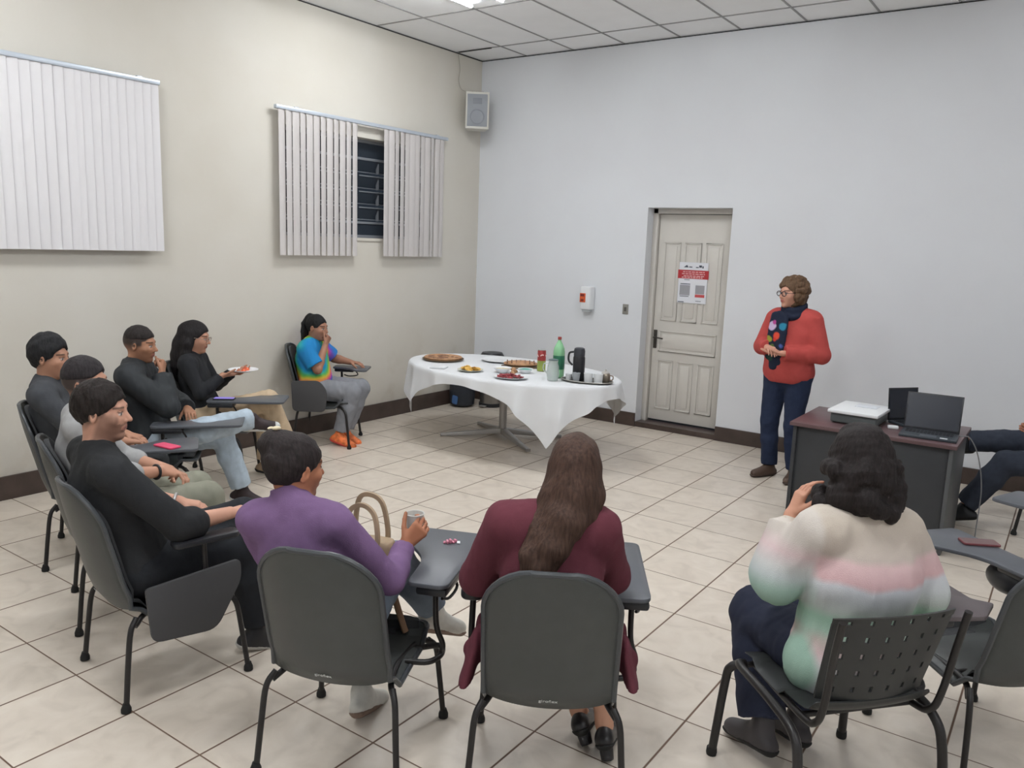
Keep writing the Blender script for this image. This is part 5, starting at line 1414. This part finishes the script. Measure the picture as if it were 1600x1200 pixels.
# --- person in tie-dye --------------------------------------------------
def tiedye(v):
    q_ = v + 0.03 * np.stack([pnoise(v, 14, 1), pnoise(v, 14, 2), pnoise(v, 14, 3)], -1)
    stops = np.array([[44, 136, 200], [40, 150, 196], [70, 180, 170], [110, 190, 90], [230, 196, 70], [240, 140, 100], [220, 90, 180], [120, 90, 190], [60, 120, 200], [44, 136, 200]]) / 255.0
    r_ = np.sqrt((q_[:, 0] - 0.19) ** 2 * 1.0 + (q_[:, 1] + 0.08) ** 2 * 1.2 + (q_[:, 2] - 0.86) ** 2 * 1.1)
    a = np.arctan2(q_[:, 2] - 0.88, q_[:, 1] + 0.1)
    t_ = np.clip((r_ - 0.13) / 0.30 + 0.06 * np.sin(3 * a), 0, 0.999) * 9
    i = np.floor(t_).astype(int); f = (t_ - i)[:, None]
    c = stops[i] * (1 - f) + stops[i + 1] * f
    return np.where(c <= 0.04045, c / 12.92, ((c + 0.055) / 1.055) ** 2.4) * 0.9
def pony(s, hp, Hm, keep, j):
    s.ell(hp(0, -0.014, 0.028), V(.082, .104, .098), 0.02, Hm); keep(s)
    s.ell(hp(0, -.085, .085), V(.036, .035, .038), 0.02, Hm)
    for a in (-.03, -.01, .012, .034):
        pts = [hp(a * .6, -.10, .08), hp(a, -.13, .02), hp(a * 1.2, -.125, -.06), hp(a * 1.3, -.115, -.13), hp(a * 1.3, -.11, -.19)]
        for i in range(4): s.cone(pts[i], pts[i + 1], (.022, .02, .019, .017)[i], (.02, .019, .017, .010)[i], 0.008)
    s.disp = lambda P: 0.0025 * pnoise(P * V(1, 1, .3), 80, 4)
person('person in a rainbow tie-dye shirt and grey sweatpants by the cream wall, hand on mouth', *CH['P10'],
       dict(pel=(.0, -.13, .54), chest=(.0, -.15, .79), neck=(.0, -.145, .955), head=(.01, -.095, 1.09), shL=(-.17, -.11, .90), shR=(.17, -.165, .90),
            hipL=(-.09, -.12, .515), hipR=(.09, -.12, .515), elR=(.205, -.045, .725), wrR=(.07, -.005, .935), elL=(-.27, .0, .765), wrL=(-.25, .165, .735),
            knR=(.11, .25, .51), anR=(.14, .15, .11), knL=(-.09, .29, .51), anL=(.0, .17, .11), ftR=(.25, 1, -.3), ftL=(.2, 1, -.3)),
       head=(-20, -6, 0), skin=(158, 114, 92), w=1.08, fat=0.012,
       hair=dict(color=(30, 30, 31), parts=[('hair', pony)]),
       hR=dict(d=(-.3, .35, .85), n=(-.3, -1, .2), curl=1.1, thumb=0.3), hL=dict(d=(.2, 1, -.05), n=(0, 0, -1), curl=0.35),
       top=dict(name='shirt', mat=fabric('tie_dye_jersey', S(120, 120, 120), attr='Col', vary=0.0), color=tiedye, sleeve=0.80, t=0.020, hem=0.08, build=rib_collar(0, 0.068), neckcut=False, ra=(.06, .062, .05)),
       bottom=dict(name='sweatpants', mat=fabric('grey_sweat_fabric', S(134, 136, 142)), rk=(.098, .080, .060), fold=0.006),
       shoes=dict(mat=mat('orange_trainers', S(222, 118, 64), 0.6, vary=0.5, vscale=22), sole=mat('coral_sole', S(206, 76, 64), 0.6)))

# --- person past the right edge ------------------------------------------
CHX = CH['P11']
person('person in dark jeans, ankle on knee, cut off by the right edge', *CHX,
       dict(knR=(.08, .34, .615), anR=(-.10, .70, .58), ftR=(-.6, .8, -.1), dnR=(-.1, .1, -1), knL=(-.20, .38, .50), anL=(-.27, .60, .12), hipL=(-.09, -.08, .515), hipR=(.09, -.08, .515),
            elR=(.24, .02, .80), wrR=(.10, .28, .71), wrL=(-.14, .05, .70)),
       head=(0, 0, 0), skin=(170, 116, 92), w=1.08,
       hair=dict(color=(40, 36, 34), parts=[('hair', cap())]),
       hR=dict(d=(-.2, .9, .2), n=(-.9, 0, -.2), curl=0.9), hL=dict(curl=0.4),
       top=dict(name='shirt', mat=fabric('dark_shirt', S(60, 62, 68)), sleeve=0.85, hem=0.06, build=rib_collar(), neckcut=False),
       bottom=dict(mat=DENIM('navy_denim', S(52, 57, 68)), name='jeans', rk=(.10, .078, .066), fold=0.006),
       shoes=dict(mat=mat('black_shoe_2', S(36, 38, 42), 0.5)))

# --- presenter --------------------------------------------------------
def curls(n, ctr, rad, r0, r1, seed, flt, disp=0.009, fr=42, shell=None):
    def b(s, hp, Hm, keep, j):
        s.ell(hp(0, -0.016, 0.034), V(.088, .108, .102), 0.02, Hm); keep(s, 0.0)
        s.ell(hp(0, -.045, -.03), V(.105, .075, .075), 0.03, Hm)
        r_ = np.random.RandomState(seed); k = 0
        while k < n:
            u_ = r_.normal(size=3); u_ /= np.linalg.norm(u_)
            p = np.array(ctr) + u_ * np.array(rad)
            if not flt(p): continue
            s.ell(hp(*p), V(1, 1, 1) * r_.uniform(r0, r1), 0.010, Hm); k += 1
        s.disp = lambda P: disp * pnoise(P, fr, seed)
    return b
def scarf(o, j, hp, Hm, up, sd, fwv):
    s = Sdf(); n0 = j['neck']
    N = 22
    for k in range(N):
        a0, a1 = 2 * PI * k / N, 2 * PI * (k + 1) / N
        for rr, zz, th in ((.078, .025, .026), (.088, -.005, .028), (.084, .05, .020)):
            f = lambda a: n0 + V(rr * math.sin(a), rr * .95 * math.cos(a) + .015, zz - .03 * math.cos(a) + .006 * math.sin(3 * a))
            s.cone(f(a0), f(a1), th, None, 0.012)
    for a, top_, l_ in ((.025, 1.42, 1.00), (.065, 1.41, 1.08), (-.02, 1.40, 1.04)):
        ys = lambda z: .155 + .025 * math.sin((1.42 - z) * 5) + .03 * fatp
        zs = np.linspace(top_, l_, 7)
        for i in range(6):
            s.cone(V(a + .02 * (1.42 - zs[i]), ys(zs[i]), zs[i]), V(a + .02 * (1.42 - zs[i + 1]), ys(zs[i + 1]), zs[i + 1]), .038, .040, 0.015, flat=(V(0, 1, 0), 0.45))
    s.disp = lambda P: 0.006 * pnoise(P * V(1, 1, .5), 40, 7)
    blobs = [((.07, 1.33), .042, (196, 176, 206)), ((.05, 1.36), .022, (176, 70, 140)), ((-.03, 1.33), .034, (50, 130, 160)), ((.02, 1.25), .034, (214, 80, 60)), ((.035, 1.22), .02, (200, 60, 50)),
             ((.09, 1.22), .03, (150, 150, 60)), ((.05, 1.16), .025, (90, 110, 60)), ((-.03, 1.17), .02, (70, 90, 150)), ((.06, 1.06), .03, (40, 66, 60))]
    def col(v):
        c = np.tile(np.array([lin(36), lin(42), lin(60)]), (len(v), 1))
        for (x, z), r_, cc in blobs:
            d_ = np.hypot(v[:, 0] - x + .01 * pnoise(v, 40, 5), v[:, 2] - z); m_ = np.clip((r_ - d_) / .006, 0, 1)[:, None] * (v[:, 1] > .08)[:, None]
            c = c * (1 - m_) + np.array([lin(t_) for t_ in cc]) * m_
        return c
    sculpt('scarf', s, 0.006, fabric('scarf_silk', S(40, 46, 66), attr='Col', vary=0), o, col, 1)
    glasses(o, hp, Hm, (44, 34, 40), 0.024, 0.0036)
fatp = 0.0
person('standing woman in a coral red sweater, patterned navy scarf and glasses', (4.11, -0.97), (-.20, -.98),
       dict(pel=(-.02, .0, .94), chest=(-.02, .0, 1.24), neck=(-.02, -.01, 1.445), head=(-.005, .045, 1.60), shL=(-.19, -.01, 1.385), shR=(.15, -.01, 1.375),
            hipL=(-.12, .0, .92), hipR=(.08, .0, .92), knL=(-.12, .03, .49), knR=(.09, .04, .49), anL=(-.14, -.02, .10), anR=(.08, .0, .10), ftL=(-.15, 1, -.02), ftR=(.35, 1, -.02),
            elR=(.235, .02, 1.13), wrR=(.075, .22, 1.15), elL=(-.29, -.01, 1.11), wrL=(-.06, .22, 1.115)),
       head=(-22, -2, 0), skin=(204, 152, 130), w=1.12, fat=0.028, lips=(186, 90, 90),
       hair=dict(color=(98, 76, 58), vox=0.004, parts=[('hair', curls(150, (0, -.025, .018), (.108, .108, .112), .016, .030, 5, lambda p: (p[1] < .022 + max(0, p[2] - .03) * 1.1) and p[2] > -.10, 0.006, 60))]),
       hR=dict(d=(-.75, .65, .02), n=(-.1, .0, -1), curl=0.45, thumb=0.8), hL=dict(d=(.85, .5, .0), n=(0, .1, 1), curl=0.18, thumb=0.8),
       top=dict(name='sweater', mat=fabric('coral_red_knit', S(178, 76, 72)), sleeve=1.92, t=0.022, hem=0.085, neckcut=True, ra=(.060, .050, .040), fold=0.003),
       bottom=dict(name='jeans', mat=DENIM('dark_navy_denim', S(40, 49, 72)), rk=(.105, .072, .062), len=1.97, t=0.0, waist=0.02),
       shoes=dict(mat=mat('brown_shoe', S(84, 66, 56), 0.5), sole=mat('brown_sole', S(70, 56, 48), 0.6)), extra=scarf)

# --- woman in the pastel sweater ---------------------------------------
def pastel(v):
    z = v[:, 2] - 0.055 + 0.014 * pnoise(v, 14, 2) + 0.02 * np.clip(np.abs(v[:, 0] - .06) - .1, 0, 1) - 0.03 * np.clip(-v[:, 0], 0, 1)
    # on the raised left sleeve the bands run along the arm
    stops = [(0.40, (196, 198, 200)), (0.50, (206, 206, 206)), (0.545, (200, 176, 176)), (0.585, (184, 174, 166)), (0.62, (158, 184, 168)), (0.665, (146, 178, 158)), (0.70, (172, 180, 174)),
             (0.745, (196, 200, 202)), (0.785, (206, 208, 212)), (0.805, (212, 176, 178)), (0.865, (212, 182, 182)), (0.885, (190, 178, 168)), (0.99, (202, 190, 176)), (1.10, (210, 202, 194))]
    zz = np.array([a for a, _ in stops]); out = np.stack([np.interp(z, zz, [c[i] / 255.0 for _, c in stops]) for i in range(3)], -1)
    arm_ = np.clip((-v[:, 0] - .135) / .02, 0, 1)[:, None]
    t_ = (v[:, 2] - 0.72) / 0.25
    st2 = np.stack([np.interp(t_, [0, .25, .45, .6, .8, 1.0], [a / 255.0 for a in cc]) for cc in ((152, 166, 192, 206, 212, 208), (182, 194, 200, 206, 190, 200), (166, 182, 200, 204, 190, 192))], -1)
    out = out * (1 - arm_) + st2 * arm_
    return np.where(out <= 0.04045, out / 12.92, ((out + 0.055) / 1.055) ** 2.4)
def p2hair(s, hp, Hm, keep, j):
    s.ell(hp(0, -0.016, 0.038), V(.096, .112, .108), 0.02, Hm); keep(s, 0.0)
    s.ell(hp(0, -.055, -.035), V(.115, .085, .105), 0.03, Hm)
    s.ell(hp(.0, -.065, -.10), V(.135, .075, .075), 0.03, Hm)
    r_ = np.random.RandomState(4)
    for k in range(54):
        a = r_.uniform(-2.6, 2.6); z = r_.uniform(-.15, .04); rr = .095 + .035 * min(1, (.04 - z) / .12)
        s.ell(hp(rr * math.sin(a) * 1.05, -.035 - rr * math.cos(a) * .85, z), V(1, 1, 1.3) * r_.uniform(.018, .028), 0.012, Hm)
    for k in range(15):          # loose curls at the ends
        x0 = -.12 + .017 * k + r_.uniform(-.006, .006); y0 = -.10 + .05 * (x0 / .12) ** 2; z0 = -.125; L_ = r_.uniform(.05, .12); ph = r_.uniform(0, 6)
        pts = [hp(x0 + .010 * math.sin(ph + t_ * 2.2), y0 + .010 * math.cos(ph + t_ * 2.2) - .01, z0 - L_ * t_ / 6) for t_ in range(7)]
        for i in range(6): s.cone(pts[i], pts[i + 1], .0135 - .0012 * i, .0135 - .0012 * (i + 1), 0.006)
    s.disp = lambda P: 0.006 * pnoise(P, 48, 4)
def puffy(s, j, hp, up, sd, fwv):
    # wide gathered sleeves and a loose hem sagging to the left of the seat
    s.ell(j['elL'] + V(.0, -.005, -.005), V(.075, .085, .085), 0.05)
    s.cone(j['elL'], j['wrL'] - (j['wrL'] - j['elL']) * .25, .068, .052, 0.03)
    s.cone(j['elR'], j['wrR'] - (j['wrR'] - j['elR']) * .2, .046, .042, 0.03)
    s.ell(j['pel'] + V(-.13, .02, -.03), V(.10, .12, .11), 0.04)
    s.ell(j['pel'] + V(.10, -.04, .03), V(.10, .11, .10), 0.04)
person('woman in a pastel striped sweater with shoulder length dark curls, hand raised to her face', *CH['P2'],
       dict(pel=(.05, -.03, .54), chest=(.06, -.035, .83), neck=(.055, .0, 1.055), head=(.045, .04, 1.225), shL=(-.110, .0, .995), shR=(.215, -.01, .975),
            elL=(-.185, .10, .80), wrL=(-.115, .155, 1.0), elR=(.315, -.03, .76), wrR=(.40, .10, .725),
            hipL=(-.04, -.01, .52), hipR=(.14, -.01, .52), knL=(-.08, .38, .52), anL=(-.11, .22, .13), knR=(.14, .40, .51), anR=(.07, .26, .12), ftL=(-.2, .9, -.15), ftR=(-.1, .9, -.15)),
       head=(-6, 4, 0), skin=(198, 146, 122), w=1.12, fat=0.02,
       hair=dict(color=(36, 31, 31), vox=0.005, parts=[('hair', p2hair)]),
       hL=dict(d=(.35, .0, .95), n=(.9, -.2, -.3), curl=0.35, thumb=0.5), hR=dict(d=(.3, 1, -.05), n=(0, 0, -1), curl=0.3),
       top=dict(name='sweater', mat=fabric('pastel_knit', S(200, 200, 200), attr='Col', vary=0.0, bump=0.5), color=pastel, sleeve=1.85, t=0.022, hem=0.13, build=puffy, neckcut=True, fold=0.006, ra=(.062, .062, .045), st=1.0),
       bottom=dict(mat=fabric('navy_trousers', S(42, 46, 62)), rk=(.105, .085, .078), fold=0.007, len=1.92),
       shoes=dict(mat=mat('dark_grey_boot', S(66, 62, 64), 0.55), shaft=0.03), extra=watch('L', mat('gold_bracelet', S(176, 148, 96), 0.35, 0.7)))

# ------------------------------------------------------------------ things held or lying about
def local(key, x, y, z):
    (cx, cy), fw = CH[key]; L_ = math.hypot(*fw); fx, fy = fw[0] / L_, fw[1] / L_
    return Vector((cx + fy * x + fx * y, cy - fx * x + fy * y, z))
p = local('P9', 0.0, .205, .862)
pl = empty('held_plate', 'white plate with red and orange food held by the long haired woman', 'plate', p)
plate_part(0.115, 'dish', None, pl)
q = MB()
for k in range(9): dome(q, (random.uniform(-.045, .045), random.uniform(-.045, .045), 0.006), random.uniform(.018, .03), random.uniform(.012, .028), 12, 4, 0.12)
tag(q.build('food', mat('orange_food', S(206, 96, 60), 0.6, vary=0.3, vscale=30), pl), kind='stuff')
p = local('P4', .135, .262, .765)
cu_ = empty('plastic_cup', 'translucent plastic cup in the hand of the woman in purple', 'cup', p)
MB().lathe([(0.026, 0), (0.037, 0.095), (0.0345, 0.095), (0.024, 0.004), (0.001, 0.004)], 26).build('cup_body', mat('cup_plastic', S(214, 214, 210), 0.35, alpha=0.72), cu_)
MB().tube([(0.037 * math.cos(2 * PI * k / 24), 0.037 * math.sin(2 * PI * k / 24), 0.095) for k in range(24)], 0.002, 6, True).build('lip', mat('cup_lip', S(226, 226, 222), 0.35, alpha=0.9), cu_)
p = local('P4', .235, .42, .6905)
wr_ = empty('candy_wrapper', 'small crumpled pink and white wrapper on the tablet', 'wrapper', p, R(40))
q = MB()
for k in range(5): q.box(-.028 + .012 * k, -.018 + .012 * k, -.010 - .003 * (k % 2), .010 + .004 * (k % 2), 0, .007 + .005 * (k % 3), Matrix.Rotation(.12 * k, 4, 'Z'))
q.build('foil', mat('wrapper_pink', S(206, 130, 150), 0.4), wr_, 0.003)
MB().box(.028, .042, -.012, .010, 0, .006).build('twist', M['wplastic'], wr_, 0.002)

# tote bag on her lap
p = local('P4', -.055, .225, .63)
tb = empty('tote_bag', 'beige leather tote with tall loop handles on the lap of the woman in purple', 'bag', p, rz_of(CH['P4'][1]) + R(-12))
LE = mat('beige_leather', S(170, 148, 122), 0.55, vary=0.08, vscale=12, bump=0.15)
s = Sdf()
for a in (-.08, -.03, .03, .08): s.cone(V(a * 1.3, 0, -.03), V(a * 1.15, 0, .10), .056, .040, 0.03)
s.plane((0, 0, .125), (0, 0, 1)); s.cone(V(-.05, 0, .15), V(.05, 0, .15), .030, None, 0.005, op='s')
s.disp = lambda P: 0.003 * pnoise(P, 20, 2)
sculpt('bag_body', s, 0.005, LE, tb)
MB().box(-.075, .075, -.022, .022, .085, .092).build('bag_lining', mat('bag_lining', S(72, 46, 38), 0.8), tb, 0.003)
for yy, hh in ((-.036, .0), (.036, .03)):
    pts = smooth_path([(-.075, yy, .07), (-.078, yy, .16), (-.055, yy * .8, .235 + hh), (0, yy * .7, .262 + hh), (.055, yy * .8, .235 + hh), (.078, yy, .16), (.075, yy, .07)], 5)
    vs = []; fs = []
    for i, q_ in enumerate(pts):
        d_ = (pts[min(i + 1, len(pts) - 1)] - pts[max(i - 1, 0)]).normalized(); n_ = Vector((-d_.z, 0, d_.x))
        for dy in (-.006, .006):
            for dn in (-.009, .009): vs.append(q_ + Vector((0, dy, 0)) + n_ * dn)
    for i in range(len(pts) - 1):
        for a, b_ in ((0, 1), (1, 3), (3, 2), (2, 0)): fs.append((4 * i + a, 4 * i + b_, 4 * i + 4 + b_, 4 * i + 4 + a))
    fs += [(0, 2, 3, 1), (4 * len(pts) - 4, 4 * len(pts) - 3, 4 * len(pts) - 1, 4 * len(pts) - 2)]
    MB().add(vs, fs).build('bag_handle', LE, tb, 0)
st_ = MB().tube(smooth_path([(.085, .0, .06), (.12, -.01, -.03), (.16, -.02, -.12), (.20, -.03, -.20), (.21, -.03, -.22)], 5), 0.013, 8)
st_.build('bag_strap', mat('tan_strap', S(166, 132, 104), 0.6), tb)

def phone(label, p, rz, m, screen, tilt=0):
    o = empty('phone', label, 'phone', p, rz)
    b_ = MB().prism(round_poly([(-.038, -.078), (.038, -.078), (.038, .078), (-.038, .078)], .012), 0.0005, .010).build('case', m, o, 0.002)
    MB().prism(round_poly([(-.034, -.073), (.034, -.073), (.034, .073), (-.034, .073)], .009), .0098, .0104).build('glass', screen, b_)
    return o
p = local('E1', .30, .37, .6905)
phone('phone in a maroon flip cover on the tablet at the right edge', p, rz_of(CH['E1'][1]) + R(70), mat('maroon_leather', S(116, 62, 66), 0.5), mat('maroon_cover', S(108, 84, 84), 0.5))
p = local('P7', .27, .40, .6905)
phone('pink cased phone on a tablet beyond the chin of the nearest man in black', p, rz_of(CH['P7'][1]) + R(-50), mat('pink_case', S(222, 74, 110), 0.5), mat('pink_back', S(224, 84, 118), 0.4))
p = local('P9', .27, .12, .6905)
phone('violet phone on the tablet in front of the long haired woman', p, rz_of(CH['P9'][1]), M['bplastic'], mat('violet_display', S(128, 116, 196), 0.3, emit=S(128, 116, 196), estr=0.4))
